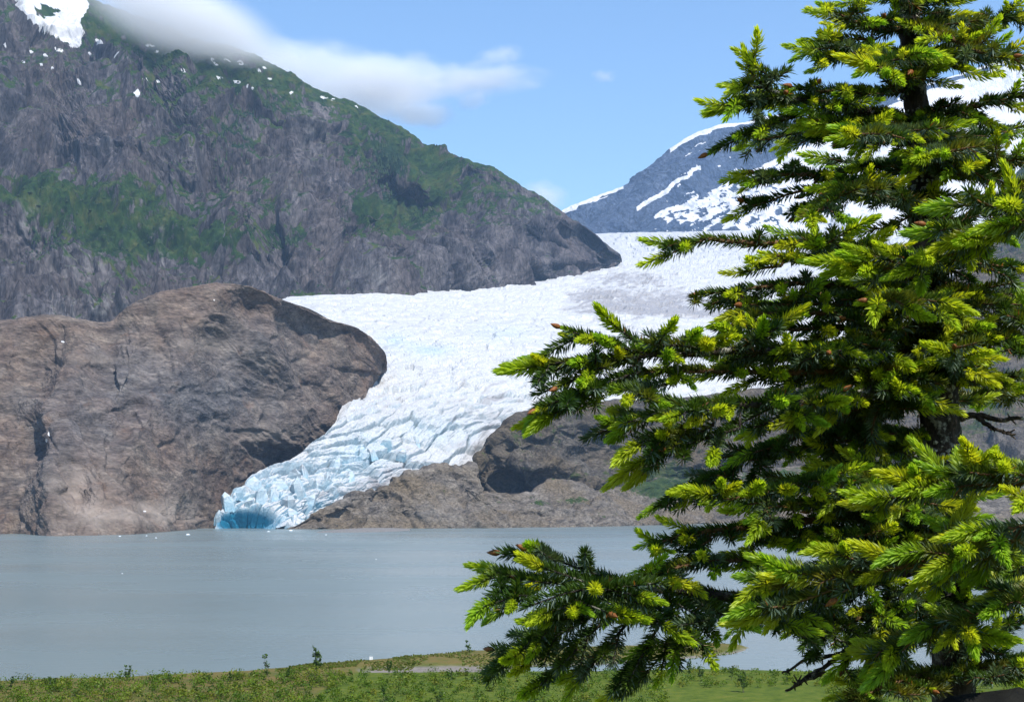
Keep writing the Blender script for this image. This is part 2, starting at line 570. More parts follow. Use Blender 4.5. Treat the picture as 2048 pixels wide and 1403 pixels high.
pale = np.clip(blobs(px, py, [(170, 1000, 55, 60, .5), (330, 1020, 80, 20, .5), (190, 720, 60, 10, .25), (560, 870, 90, 18, .35), (410, 690, 60, 12, .35),
                              (250, 1040, 120, 14, .3)]) * (1 + 1.5 * nn), 0, .7)
sn = np.maximum(0, np.maximum.reduce([1.2 - ((px - x) / a) ** 2 - ((py - y) / b) ** 2 for x, y, a, b in
                                      [(126, 683, 5, 2), (93, 880 + 0, 3, 5), (98, 869, 2, 7), (428, 600, 2, 2), (290, 1022, 4, 2)]]))
build_ground('rock_dome', G, mat_dome, dict(grey=grey, pale=pale, snow=np.clip(sn, 0, 1)), label='bare brown ice-scraped rock dome beside the glacier')

# ---- low rocks in front of the glacier's right edge
LOW = [((560, 1064, 1500), (560, 1070, 1490)), ((592, 1053, 1530), (592, 1060, 1512)), ((640, 1022, 1560), (635, 1062, 1505)), ((690, 990, 1590), (700, 1060, 1520)), ((735, 985, 1600), (760, 1059, 1530)),
       ((775, 972, 1620), (812, 1058, 1535)), ((816, 942, 1650), (860, 1057, 1545)), ((865, 933, 1680), (900, 1056, 1555)), ((915, 933, 1700), (950, 1055, 1565)), ((946, 930, 1712), (990, 1054, 1575)),
       ((962, 982, 1695), (1040, 1053, 1590)), ((1050, 986, 1740), (1130, 1050, 1620)), ((1120, 958, 1800), (1200, 1047, 1670)), ((1200, 978, 1850), (1280, 1044, 1730)),
       ((1300, 965, 1950), (1370, 1040, 1820)), ((1450, 950, 2050), (1480, 1037, 1920)), ((1700, 930, 2150), (1700, 1035, 2000)), ((2300, 930, 2150), (2300, 1034, 2050))]
C = rows_between(LOW, (0, .25, .5, .75, 1.0), lambda t: t, 8, back=(40, 120), under=(30, -25), seed=2)
NR, NC = 130, 360
G = surface(C, NR, NC)
N = grid_normals(G)
calm = 0.65 + 0.35 * sstep(.16, .4, np.linspace(0, 1, NR))[:, None]
A = G * np.array([1, 1, 1.9]) + np.stack([fbm(G / 60, 3)] * 3, -1) * 25
D = 7 * (ridged(A / 60, 3) - .4) * calm + 5 * (ridged(A / 22 + 6, 4, .6) - .4) * calm + 1.0 * fbm(A / 6, 3)
D += facets(G[..., 0] + .5 * G[..., 1], G[..., 2] * 2.6 + .3 * G[..., 0], ((60, 9), (24, 6), (10, 3))) * calm
tn = np.linspace(0, 1, NR)[:, None]
D *= .35 + .65 * sstep(1.0, .85, tn)
cn = np.arange(NC)[None]
D *= .2 + .8 * sstep(14, 62, cn)
G = G + N * D[..., None]
px, py = project(G)
nn = fbm(G / 25, 4, .6)
veg = np.clip(blobs(px, py, [(1140, 950, 60, 10, .7), (1150, 1000, 30, 8, .8), (1080, 1005, 20, 8, .6), (1330, 975, 90, 24, 1.0), (1000, 1000, 60, 25, .15), (900, 980, 30, 8, .25),
                             (1200, 1030, 40, 8, .5), (1600, 960, 200, 30, .8)]) + .35 * nn, 0, 1)
Z0 = np.zeros_like(px)
mat_low = rock_material('shore_rock', (0.04, 0.036, 0.033), (0.125, 0.107, 0.09), (0.27, 0.24, 0.205), (0.14, 0.105, 0.065), 0.07,
                        veg=((0.015, 0.03, 0.01), (0.035, 0.06, 0.016), (0.06, 0.075, 0.02)), strata=(0.7, 1, 1.5), bump_d=2.2)
build_ground('rock_shore', G, mat_low, dict(veg=veg, wood=Z0, pale=np.clip(blobs(px, py, [(680, 1000, 18, 12, .4), (870, 1030, 60, 18, .3)]), 0, .5)),
             label='low weathered grey rocks on the far lake shore beside the ice front')

# ---- rounded rock knoll with a dark cliff, running on to the hillside behind the tree
KN = [((959, 1010, 1830), (961, 1030, 1800)), ((956, 930, 1830), (960, 1010, 1815)), ((966, 896, 1850), (975, 1010, 1815)), ((990, 864, 1870), (1010, 1010, 1815)),
      ((1030, 834, 1890), (1060, 1005, 1815)), ((1085, 815, 1930), (1130, 1000, 1840)), ((1160, 806, 1980), (1200, 1000, 1900)), ((1260, 800, 2040), (1290, 1000, 1960)),
      ((1400, 790, 2140), (1410, 1000, 2050)), ((1560, 775, 2260), (1560, 1000, 2130)), ((1700, 740, 2420), (1700, 1010, 2180)), ((1800, 680, 2600), (1800, 1010, 2200)),
      ((1900, 560, 2900), (1900, 1015, 2200)), ((1990, 430, 3200), (1990, 1020, 2200)), ((2060, 320, 3300), (2060, 1020, 2200)), ((2350, 60, 3400), (2350, 1020, 2200)),
      ((2900, -250, 3500), (2900, 1020, 2200))]
C = rows_between(KN, (0, .2, .4, .6, .8, 1.0), lambda t: t ** .75, 10, back=(50, 200), under=(40, -20), seed=3)
NR, NC = 200, 380
G = surface(C, NR, NC)
N = grid_normals(G)
calm = 0.3 + 0.7 * sstep(.14, .35, np.linspace(0, 1, NR))[:, None]
A = G * np.array([1, 1, 1.3]) + np.stack([fbm(G / 90, 3)] * 3, -1) * 30
D = 12 * (ridged(A / 110, 3) - .4) * calm + 7 * (ridged(A / 34 + 6, 4, .6) - .4) * calm + 1.5 * fbm(A / 8, 3)
D += facets(G[..., 0] + .4 * G[..., 1], G[..., 2] * 2.2 + .3 * G[..., 0], ((80, 13), (32, 8), (13, 3.5))) * calm
D *= .5 + .5 * sstep(7, 48, np.arange(NC)[None])
px, py = project(G)
# the undercut cliff at the knoll's left foot
D -= 50 * np.exp(-(((px - 1042) / 58) ** 2 + ((py - 962) / 22) ** 2) ** 2)
D -= 12 * np.exp(-(((px - 1160) / 60) ** 2 + ((py - 905) / 14) ** 2))
D += 10 * np.exp(-(((px - 1010) / 70) ** 2 + ((py - 918) / 14) ** 2))
G = G + N * D[..., None]
px, py = project(G)
nn = fbm(G / 40, 4, .6)
veg = np.clip(0.15 + .5 * nn + blobs(px, py, [(1060, 860, 90, 35, .22), (1140, 950, 60, 12, .5), (1010, 905, 40, 10, .2), (1330, 950, 80, 25, .8), (1950, 800, 90, 120, .5),
                                              (2040, 380, 80, 120, .9), (1700, 850, 60, 20, .35), (1960, 930, 40, 25, .6), (2020, 930, 40, 60, -.6)]), 0, 1)
mat_kn = rock_material('knoll_rock', (0.020, 0.018, 0.018), (0.074, 0.064, 0.054), (0.17, 0.150, 0.13), (0.095, 0.07, 0.04), 0.045,
                       veg=((0.02, 0.034, 0.012), (0.045, 0.06, 0.018), (0.08, 0.075, 0.028)), strata=(0.8, 1, 1.3), bump_d=3)
build_ground('rock_knoll', G, mat_kn, dict(veg=veg, wood=Z0[:1].repeat(NR, 0)[:, :1].repeat(NC, 1), pale=np.zeros_like(px)),
             label='rounded brown rock knoll with dark cliff right of the glacier')

# ---- snowy peak far behind
PK = [((1000, 470, 6600), (1000, 520, 6200)), ((1090, 440, 6650), (1090, 520, 6150)), ((1125, 425, 6700), (1130, 500, 6100)), ((1170, 405, 6750), (1180, 495, 6080)),
      ((1215, 388, 6800), (1230, 492, 6060)), ((1252, 371, 6850), (1275, 490, 6050)), ((1268, 354, 6870), (1300, 490, 6050)), ((1300, 334, 6900), (1340, 490, 6040)),
      ((1340, 302, 6950), (1385, 488, 6030)), ((1385, 274, 7000), (1430, 488, 6020)), ((1435, 254, 7050), (1490, 486, 6010)), ((1500, 244, 7100), (1560, 486, 6000)),
      ((1600, 225, 7200), (1650, 486, 6000)), ((1720, 200, 7300), (1750, 486, 6000)), ((1850, 168, 7400), (1850, 486, 6000)), ((1960, 135, 7450), (1960, 486, 6000)),
      ((2060, 112, 7450), (2060, 486, 6000)), ((2300, 60, 7500), (2300, 486, 6000))]
C = rows_between(PK, (0, .15, .3, .5, .7, .85, 1.0), lambda t: t, 35, back=(50, 500), under=(50, -80), seed=12)
NR, NC = 160, 300
G = surface(C, NR, NC)
N = grid_normals(G)
calm = 0.2 + 0.8 * sstep(.13, .35, np.linspace(0, 1, NR))[:, None]
A = G * np.array([1, 1, .6]) + np.stack([fbm(G / 500, 3)] * 3, -1) * 160
D = 70 * (ridged(A / 700, 2) - .4) * calm + 45 * (ridged(A / 260 + 6, 4, .55) - .4) * calm + 8 * fbm(A / 40, 3)
G = G + N * D[..., None]
px, py = project(G)
n1 = fbm(G / np.array([150, 150, 60]) + 3, 4, .6)
wx, wy = px + 10 * n1, py + 7 * fbm(G / 90 + 20, 4, .6)
cy_ = np.interp(wx, [c[0][0] for c in PK], [c[0][1] for c in PK])
bel = wy - cy_
snow = np.zeros_like(px)
snow = np.maximum(snow, sstep(6, 1, bel) * (sstep(1262, 1235, wx) + sstep(1330, 1350, wx)))          # cornice along the crest
line = np.interp(wx, [1275, 1330, 1395], [418, 382, 336])
snow = np.maximum(snow, sstep(8, 2, np.abs(wy - line)) * (wx > 1272) * (wx < 1400))
low = np.interp(wx, [1200, 1250, 1320, 1450, 1560, 1700, 1850, 2100], [490, 470, 420, 365, 310, 240, 180, 100])
zone = sstep(-6, 12, wy - low)
isl = fbm(np.stack([(wx - wy) / 40, (wy + .5 * wx) / 13, px * 0], -1) + 60, 4, .65) + .5 * sstep(1560, 1240, px) * sstep(425, 450, wy) - .45 * sstep(1500, 1800, px)
snow = np.maximum(snow, zone * sstep(.17, .05, isl))
snow = np.maximum(snow, .9 * sstep(.30, .42, fbm(np.stack([(wx - wy) / 60, (wy + .6 * wx) / 7, px * 0], -1) + 20, 3, .6)) * sstep(1280, 1340, wx))
mat_pk = rock_material('peak_rock_haze_blue', (0.018, 0.030, 0.060), (0.052, 0.076, 0.128), (0.11, 0.138, 0.19), (0.06, 0.08, 0.125), 0.013,  # blue of the distant haze is mixed into the rock colours
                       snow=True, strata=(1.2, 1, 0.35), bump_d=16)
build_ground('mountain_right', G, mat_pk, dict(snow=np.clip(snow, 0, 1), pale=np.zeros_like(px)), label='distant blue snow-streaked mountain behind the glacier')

# ---- the glacier
GL = [((1180, 500, 6000), (2000, 490, 6000)), ((1182, 468, 5600), (2000, 455, 5600)), ((1210, 515, 4700), (2000, 525, 4750)), ((1060, 567, 3740), (2000, 600, 3900)), ((800, 586, 3130), (1960, 660, 3300)),
      ((570, 597, 2760), (1900, 720, 2850)), ((600, 645, 2500), (1780, 765, 2550)), ((680, 705, 2260), (1500, 800, 2300)), ((690, 790, 2040), (1220, 830, 2130)),
      ((665, 846, 1790), (1020, 862, 1980)), ((592, 908, 1695), (910, 955, 1800)), ((520, 945, 1630), (810, 990, 1710)), ((466, 985, 1572), (710, 1012, 1630)),
      ((434, 1024, 1542), (640, 1040, 1575)), ((421, 1062, 1524), (606, 1066, 1532))]
cc = np.array([0, .25, .5, .75, 1.0])
C = []
for k, (a, b) in enumerate(GL):
    a, b = np.array(a, float), np.array(b, float)
    row = a + (b - a) * cc[:, None]
    if k > 1:
        bul = np.interp(k, [2, 5, 8, 11, 14], [4, 5, 8, 12, 0])
        row[:, 1] -= bul * np.sin(np.pi * cc)
    if k >= 12:
        row[:, 2] -= 14 * np.sin(np.pi * cc)
    C.append(row)
C = np.array(C)
NR, NC = 590, 300
G = surface(C, NR, NC)
N = grid_normals(G)
px, py = project(G)
seg = np.linalg.norm(np.diff(G[:, NC // 2], axis=0), axis=1)
FL = np.concatenate([[0], np.cumsum(seg)])[:, None] * np.ones((1, NC))
XC = np.cumsum(np.concatenate([np.zeros((NR, 1)), np.linalg.norm(np.diff(G, axis=1), axis=2)], 1), axis=1)
XC -= XC[:, NC // 2:NC // 2 + 1]
rf = np.linspace(0, len(GL) - 1, NR)[:, None] * np.ones((1, NC))
w1 = fbm(G / 90 + 5, 3)
w2 = fbm(G / 90 + 55, 3)
bigamp = np.interp(rf, [0, 1, 3, 5, 7, 9, 11, 13, 14], [5, 8, 9, 4, 5, 8, 13, 14, 6])
D = bigamp * .9 * ridged(np.stack([(XC + 50 * w1) / 110, (FL + 60 * w2) / 190, 0 * FL], -1), 2)
# seracs: tilted blocks with steep sides, drawn out down the flow
for sc, am, sx in ((54, 1.15, .72), (22, .70, .65), (9.5, .30, .7)):
    f1, f2, rv, off = worley(np.stack([(XC + 16 * w1) / (sc * sx) + 7.7, (FL + 20 * w2 + .35 * XC) / (sc * 1.25)], -1))
    gap = sstep(0.0, 0.16, f2 - f1)
    a = bigamp * am * (1.0 if sc > 30 else np.interp(rf, [0, 4, 7, 10, 11.5, 13], [.25, .25, .16, .2, .5, .55]))
    D += a * (.9 * (rv[..., 0] - .5) + 1.1 * (off[..., 0] * (rv[..., 1] - .5) + off[..., 1] * (rv[..., 2] - .3)) + .55 * (gap - 1))
# long flow lines on the lower tongue and crevasses across the icefall
D += np.interp(rf, [5, 8, 11, 12], [0, 4.5, 3.0, 1]) * ridged(np.stack([(XC + 14 * w1 + .2 * FL) / 20, FL / 110, 0 * FL], -1), 4, .6)
D += np.interp(rf, [5, 8, 11, 12], [0, 6, 5, 2]) * ridged(np.stack([(XC + 20 * w2) / 55 + 4, FL / 160, 0 * FL], -1), 2)
D += np.interp(rf, [0, 2, 4, 7, 9], [6, 7, 4.5, 4, 0]) * ridged(np.stack([XC / 170, (FL + 60 * w1 + .15 * XC) / 42, 0 * FL], -1), 4, .6)
D += 1.0 * fbm(G / 6, 3)
margin = np.minimum(np.arange(NC), NC - 1 - np.arange(NC))[None] / NC
D *= .35 + .65 * sstep(0, .06, margin)
D -= 16 * sstep(.035, 0, np.arange(NC)[None] / NC) * sstep(8.6, 9.2, rf)      # the edge turns down to the rock
calm0 = sstep(.8, 1.6, rf) * .7 + .3
D *= calm0
cave = np.exp(-(((px - 492) / 52) ** 2 + ((py - 1044) / 20) ** 2) ** 4)
D -= 26 * cave
G1 = G + N * D[..., None]
N1 = grid_normals(G1)
steep = 1 - (N1 * N).sum(-1)
px, py = project(G1)
n1 = fbm(G / 22, 4, .6)
n2 = fbm(np.stack([XC / 22, FL / 120, 0 * FL], -1) + 3, 4, .6)
near = np.interp(rf, [3, 6, 8, 10, 12, 14], [.08, .16, .20, .32, .55, .75])
blue = np.clip(sstep(.12, .75, steep + .25 * n1) * near * 1.15 + .30 * sstep(9.5, 13, rf) * sstep(-.1, .5, n1) +
               blobs(px, py, [(860, 700, 45, 12, .35), (790, 680, 30, 14, .3), (1000, 665, 60, 16, .16), (720, 905, 50, 40, .3), (880, 860, 70, 25, .25)]) * (1 + n1), 0, 1)
deep = np.clip(1.5 * np.exp(-(((px - 490) / 60) ** 2 + ((py - 1044) / 22) ** 2) ** 2) + .5 * n1 * cave, 0, 1)
dirt = np.clip(blobs(px, py, [(745, 965, 50, 22, .55), (800, 945, 60, 18, .4), (640, 985, 16, 40, .3), (930, 895, 60, 25, .4), (990, 860, 40, 20, .3), (700, 985, 40, 14, .5),
                              (1320, 600, 110, 22, .9), (1190, 592, 60, 16, .85), (1260, 556, 90, 14, .7), (1400, 628, 90, 8, 1.1), (1250, 618, 120, 8, 1.0), (900, 800, 160, 40, .22),
                              (1000, 830, 90, 20, .25), (860, 595, 50, 6, .14), (1100, 640, 300, 10, .1), (680, 855, 30, 10, .2)]) * (.8 + 3.2 * np.maximum(n2, 0) + 1.2 * n1) +
               .42 * np.interp(rf, [2, 3, 8, 11], [0, .8, 1, .3]) * sstep(.62, .9, ridged(np.stack([(XC + 30 * w1 + 20 * w2) / 70, FL / 420, 0 * FL], -1) + 9, 2)) * sstep(-.1, .3, n2), 0, 1)
m = M('glacier_ice')
nf = m.noise(0.35, 8, 0.65)
ng = m.noise(0.05, 6, 0.6)
c = m.ramp(nf, [(0.3, (0.34, 0.355, 0.37)), (0.60, (0.55, 0.545, 0.54))])
c = m.mix(m.ramp(ng, [(0.45, 0.0), (0.7, 0.35)]), c, (0.36, 0.345, 0.335))
b = m.ramp(nf, [(0.3, (0.14, 0.35, 0.48)), (0.65, (0.32, 0.50, 0.58))])
c = m.mix(m.math('MULTIPLY', m.attr('blue'), 0.95), c, b)
c = m.mix(m.attr('deep'), c, m.mix(ng, (0.004, 0.085, 0.17), (0.015, 0.19, 0.30)))
d = m.ramp(m.math('ADD', m.attr('dirt'), m.math('MULTIPLY', m.math('SUBTRACT', nf, 0.5), 0.8)), [(0.25, 0.0), (0.75, 0.9)])
c = m.mix(d, c, m.mix(nf, (0.10, 0.10, 0.11), (0.42, 0.40, 0.40)))
m.bsdf.inputs['Subsurface Weight'].default_value = 0.0
mat_ice = m.done(c, 0.5, m.bump(m.math('ADD', nf, ng), 1.2, 0.8), 0.3)
glacier = build_ground('glacier', G1, mat_ice, dict(blue=blue, deep=deep, dirt=dirt), label='white glacier flowing down to the lake with a blue ice front')


# seracs standing out of the ice front: single blocks one can tell apart
def ice_block_mesh(seed, w, h):
    r = np.random.default_rng(seed)
    n = r.integers(5, 8)
    a = np.sort(r.uniform(0, 2 * np.pi, n) * .35 + np.arange(n) / n * 2 * np.pi * .65 * 1.54)
    V = []
    lean = r.normal(0, .16, 2)
    for z, s in ((-.25, 1.05), (.35, 1.0), (.72, .78)):
        V += [(w * s * r.uniform(.75, 1.15) * math.cos(t) + lean[0] * z * h, w * s * r.uniform(.75, 1.15) * math.sin(t) + lean[1] * z * h, h * z + r.normal(0, .04) * h) for t in a]
    top = r.uniform(-.35, .35, 2) * w
    V.append((top[0] + lean[0] * h, top[1] + lean[1] * h, h))
    F = []
    for k in range(2):
        for i in range(n):
            j = (i + 1) % n
            F += [(k * n + i, k * n + j, k * n + n + j), (k * n + i, k * n + n + j, k * n + n + i)]
    F += [(2 * n + i, 2 * n + (i + 1) % n, 3 * n) for i in range(n)]
    V = np.array(V)
    bl = np.clip(.75 - V[:, 2] / h * .5 + r.normal(0, .18, len(V)), 0, 1)
    return mesh_np('serac', V, np.array(F), False, [mat_ice], dict(blue=bl, deep=np.zeros(len(V)), dirt=np.zeros(len(V))))


block_meshes = [ice_block_mesh(s, 1.0, 2.0 + .25 * (s % 4)) for s in range(9)]
rb = random.Random(5)
spots = [(455, 1000, 9), (480, 985, 11), (505, 975, 12), (530, 965, 10), (560, 975, 13), (548, 1000, 12), (575, 1005, 11), (600, 985, 12), (590, 1025, 9), (565, 1035, 10),
         (615, 1005, 11), (635, 985, 10), (610, 960, 10), (650, 960, 9), (585, 955, 9), (640, 1015, 8), (665, 935, 9), (690, 920, 9), (720, 900, 9), (745, 905, 8), (700, 950, 7),
         (770, 890, 8), (800, 905, 8), (830, 880, 8), (560, 945, 8), (520, 1000, 10), (500, 1005, 9), (440, 1030, 7), (575, 1050, 5), (625, 1035, 6), (600, 1045, 5)]
pf, qf = px.ravel(), py.ravel()
GF = G1.reshape(-1, 3)
for k, (x, y, s) in enumerate(spots):
    i = np.argmin((pf - x) ** 2 + (qf - y) ** 2 + 4000 * (rf.ravel() < 8))
    o = link('serac', block_meshes[k % 9], glacier)
    o.location = GF[i] + np.array([0, 3, -4 - s * .3])
    o.rotation_euler = (rb.uniform(-.3, .3), rb.uniform(-.3, .3), rb.uniform(0, 6.3))
    o.scale = (s * rb.uniform(.7, 1.1), s * rb.uniform(.6, .9), s * rb.uniform(.6, .95))

# ---- the lake
m = M('lake_water')
v = m.pos((0.35, 1.0, 1.0))
w1_ = m.noise(0.6, 5, 0.6, v)
w2_ = m.noise(0.02, 4, 0.5, m.pos((0.25, 1, 1)))
c = m.ramp(w2_, [(0.3, (0.155, 0.197, 0.198)), (0.7, (0.168, 0.209, 0.208))])
rough = m.ramp(m.noise(0.007, 5, .6, m.pos((0.45, 1, 1))), [(0.35, 0.20), (0.65, 0.34)])
m.bsdf.inputs['IOR'].default_value = 1.33
mat_water = m.done(c, rough, m.bump(w1_, 0.35, 0.55), 0.5)
wx_ = np.array([-4200, -1500, -300, 300, 1500, 4200.0])
wy_ = np.array([-35, 100, 500, 1500, 3500, 8150.0])
V = np.array([[(x, y, 0.0) for x in wx_] for y in wy_])
tag(link('lake', mesh_np('lake', V, grid_faces(6, 6), True, [mat_water])), 'calm grey-blue silty meltwater lake', None, None, 'structure')

# ---- near ground: overlook knoll, meadow and spit
gx = np.concatenate([np.linspace(-420, -112, 24), np.linspace(-110, 115, 170), np.linspace(118, 420, 24)])
gy = np.concatenate([np.linspace(-30, 205, 70), np.linspace(206, 305, 130), np.linspace(310, 340, 6)])
X, Y = np.meshgrid(gx, gy)
sx_, sy_ = project(np.stack([X, np.maximum(Y, 30), np.zeros_like(X)], -1))
nn = fbm(np.stack([X / 9, Y / 14, 0 * X], -1), 4)
sy2 = sy_ + 2.2 * nn + 1.0 * fbm(np.stack([X / 2.5, Y / 4, 0 * X], -1), 2)
Lup = np.interp(sx_, [-900, 0, 250, 500, 640, 800, 930, 1100, 1300, 1420, 1475, 1498, 1510], [1400, 1361, 1353, 1340, 1327, 1314, 1301, 1293, 1289, 1283, 1287, 1294, 1420])
Clow = np.interp(sx_, [-900, 600, 740, 1000, 1200, 1340, 1420, 1480, 1505], [1500, 1420, 1337, 1334, 1328, 1319, 1312, 1303, 1294])
Mtop = np.interp(sx_, [-900, 0, 400, 740, 1000, 1400, 1650, 1800, 2048, 3000], [1400, 1362, 1350, 1344, 1343, 1337, 1342, 1338, 1331, 1320])
spit = np.minimum(sy2 - Lup, Clow - sy2)
mead = sy2 - Mtop
h = np.maximum(np.clip(spit * .09, -.6, .9), np.clip(mead * .08, -.6, .8))
gravel = sstep(1080, 1000, sx_) * sstep(690, 740, sx_) * (sy2 > Clow - 1) * (sy2 < Mtop + 1)
h = np.where(gravel > .5, np.maximum(h, .04 + .05 * nn), h)
h = h + .12 * nn * (h > .3)
far = np.where(Y < 200, np.interp(Y, [-30, 4.2, 58, 100, 200], [28.3, 28.3, 1.6, 1.2, .9]), 0)
Zg = np.where(Y < 200, np.maximum(far, .8), h) + .25 * nn * (Y < 200) * (Y > 6)
sand = np.clip(sstep(.35, .05, h) + gravel, 0, 1) * (Y > 200)
spitm = np.clip(spit / 6, 0, 1) * (Y > 200)
m = M('meadow_ground')
n2 = m.noise(0.5, 8, .7)
n3 = m.noise(0.12, 6, .6)
gr = m.ramp(n2, [(0.3, (0.035, 0.065, 0.008)), (0.55, (0.085, 0.115, 0.014)), (0.75, (0.14, 0.13, 0.028))])
sp = m.ramp(m.math('ADD', m.math('MULTIPLY', n2, .5), m.math('MULTIPLY', n3, .5)), [(0.36, (0.055, 0.075, 0.016)), (0.5, (0.115, 0.10, 0.03)), (0.64, (0.15, 0.10, 0.04))])
sd = m.ramp(n2, [(0.3, (0.13, 0.115, 0.10)), (0.7, (0.24, 0.215, 0.19))])
c = m.mix(m.attr('spit'), gr, sp)
c = m.mix(m.attr('sand'), c, sd)
mat_mead = m.done(c, .95, m.bump(n2, .25, .8), .1)
build_ground('ground', np.stack([X, Y, Zg], -1), mat_mead, dict(sand=sand, spit=spitm), True, 'green and tan shore meadow with a low grassy spit')
# lake bed, out to the horizon
tag(link('lake_bed', mesh_np('lake_bed', np.array([[-4200, -35, -3.0], [4200, -35, -3], [4200, 8150, -3], [-4200, 8150, -3]]), np.array([[0, 1, 2, 3]]), False, [mat_mead],
                             dict(sand=np.ones(4), spit=np.zeros(4)))), 'silty lake bed', None, None, 'structure')

# ---- pale gravel bar below the low rocks
gp = np.array([[(636, 1064.5), (700, 1063), (770, 1061), (822, 1058)], [(636, 1064), (700, 1058), (770, 1056), (822, 1056)], [(640, 1063), (705, 1054), (770, 1050), (825, 1051)]], float)
C = np.dstack([gp, np.array([[1330, 1345, 1370, 1430], [1345, 1380, 1420, 1470], [1400, 1480, 1520, 1540]], float)])
W = np.stack([(C[..., 0] - 1024) / FPX * C[..., 2], C[..., 2], np.array([[-.2] * 4, [.2, 1.6, 1.8, .6], [-.2, 1.2, 1.2, -.2]])], -1)
Gb = catmull(catmull(W, 24, 0), 120, 1)
Gb[..., 2] += .35 * fbm(Gb / 6, 3)
m = M('gravel_bar')
n2 = m.noise(0.6, 8, .75)
mat_gr = m.done(m.ramp(n2, [(0.3, (0.10, 0.095, 0.09)), (0.7, (0.28, 0.265, 0.25))]), .95, m.bump(n2, .5, .8), .1)
build_ground('gravel_bar', Gb, mat_gr, None, True, 'pale grey gravel bar at the foot of the low rocks')


# ---- leaf clouds for shrubs and saplings
def leaf_tris(centres, size, r, up=.2):
    n = len(centres)
    a = r.normal(size=(n, 3))
    a[:, 2] *= .7
    a /= np.linalg.norm(a, axis=1)[:, None]
    b = np.cross(a, r.normal(size=(n, 3)))
    b /= np.linalg.norm(b, axis=1)[:, None] + 1e-9
    s = (size * r.uniform(.6, 1.4, n))[:, None]
    V = np.stack([centres - a * s * .6 - b * s * .32, centres - a * s * .5 + b * s * .36, centres + a * s * .75, centres + a * s * .0 - b * s * .6], 1)
    F = np.array([[0, 1, 2], [0, 2, 3]])[None] + (np.arange(n) * 4)[:, None, None]
    return V.reshape(-1, 3), F.reshape(-1, 3)


def leaf_material(name, trans=.35, gloss=.08):
    m = M(name)
    c = m.attr('col', True)
    m.n.remove(m.bsdf)
    d = m.new('ShaderNodeBsdfDiffuse')
    t = m.new('ShaderNodeBsdfTranslucent')
    g = m.new('ShaderNodeBsdfGlossy')
    g.inputs['Roughness'].default_value = .45
    g.inputs['Color'].default_value = (.9, 1, .9, 1)
    m.put(d.inputs[0], c)
    m.put(t.inputs[0], m.mix(1.0, c, (1.25, 1.15, .5), 'MULTIPLY'))
    x = m.new('ShaderNodeMixShader')
    x.inputs[0].default_value = trans
    m.t.links.new(d.outputs[0], x.inputs[1])
    m.t.links.new(t.outputs[0], x.inputs[2])
    y = m.new('ShaderNodeMixShader')
    y.inputs[0].default_value = gloss
    m.t.links.new(x.outputs[0], y.inputs[1])
    m.t.links.new(g.outputs[0], y.inputs[2])
    m.t.links.new(y.outputs[0], m.out.inputs[0])
    return m.m


mat_leaf = leaf_material('shrub_leaf', .35, .01)


def ground_at(x, y):
    i = np.clip(np.searchsorted(gx, x), 1, len(gx) - 1)
    j = np.clip(np.searchsorted(gy, y), 1, len(gy) - 1)
    return Zg[j, i]


r = np.random.default_rng(21)
n = 2600
spx = r.uniform(-120, 2180, n)
mt = np.interp(spx, [-900, 0, 400, 740, 1000, 1400, 1650, 1800, 2048, 3000], [1400, 1362, 1350, 1344, 1343, 1337, 1342, 1338, 1331, 1320])
spy = mt + 6 + r.random(n) ** 1.15 * (1445 - mt)
sd = CAM_Z * FPX / (spy - 1000)
pos = np.stack([(spx - 1024) / FPX * sd, sd, np.zeros(n)], -1)
patch = fbm(np.stack([pos[:, 0] / 14, pos[:, 1] / 14, pos[:, 0] * 0], -1), 3)
keep = (patch + r.normal(0, .18, n) > -.36) & ~((spx > 1330) & (spx < 1640) & (spy > 1375))
pos, patch = pos[keep], patch[keep]
cent, cols, sz = [], [], []
for k in range(len(pos)):
    hgt = r.uniform(.55, 1.35) * (1 + .7 * max(patch[k], 0)) * (1.25 if pos[k, 0] < -30 else 1)
    wd = hgt * r.uniform(.5, .95)
    nl = int(30 * (.5 + hgt))
    u = r.normal(size=(nl, 3))
    u /= np.linalg.norm(u, axis=1)[:, None]
    u *= (r.random(nl) ** .4)[:, None]
    top = r.uniform(.85, 1.25)
    p = pos[k] + np.array([0, 0, ground_at(pos[k, 0], pos[k, 1]) + hgt * .5]) + u * np.array([wd, wd, hgt * .55 * top])
    base = np.array([(.060, .115, .010), (.095, .155, .012), (.13, .175, .016), (.155, .165, .02), (.06, .095, .015)][r.choice(5, p=[.25, .32, .2, .13, .1])])
    cent.append(p)
    cols.append(base[None] * r.uniform(.7, 1.35, (nl, 1)))
    sz.append(np.full(nl, r.uniform(.13, .24)))
cent, cols, sz = np.concatenate(cent), np.concatenate(cols), np.concatenate(sz)
V, F = leaf_tris(cent, sz, r)
tag(link('shrub_thicket', mesh_np('shrub_thicket', V, F, False, [mat_leaf], dict(col=np.repeat(cols, 4, 0)))), 'low green willow and alder thicket along the near shore', 'shrubs', None, 'stuff')
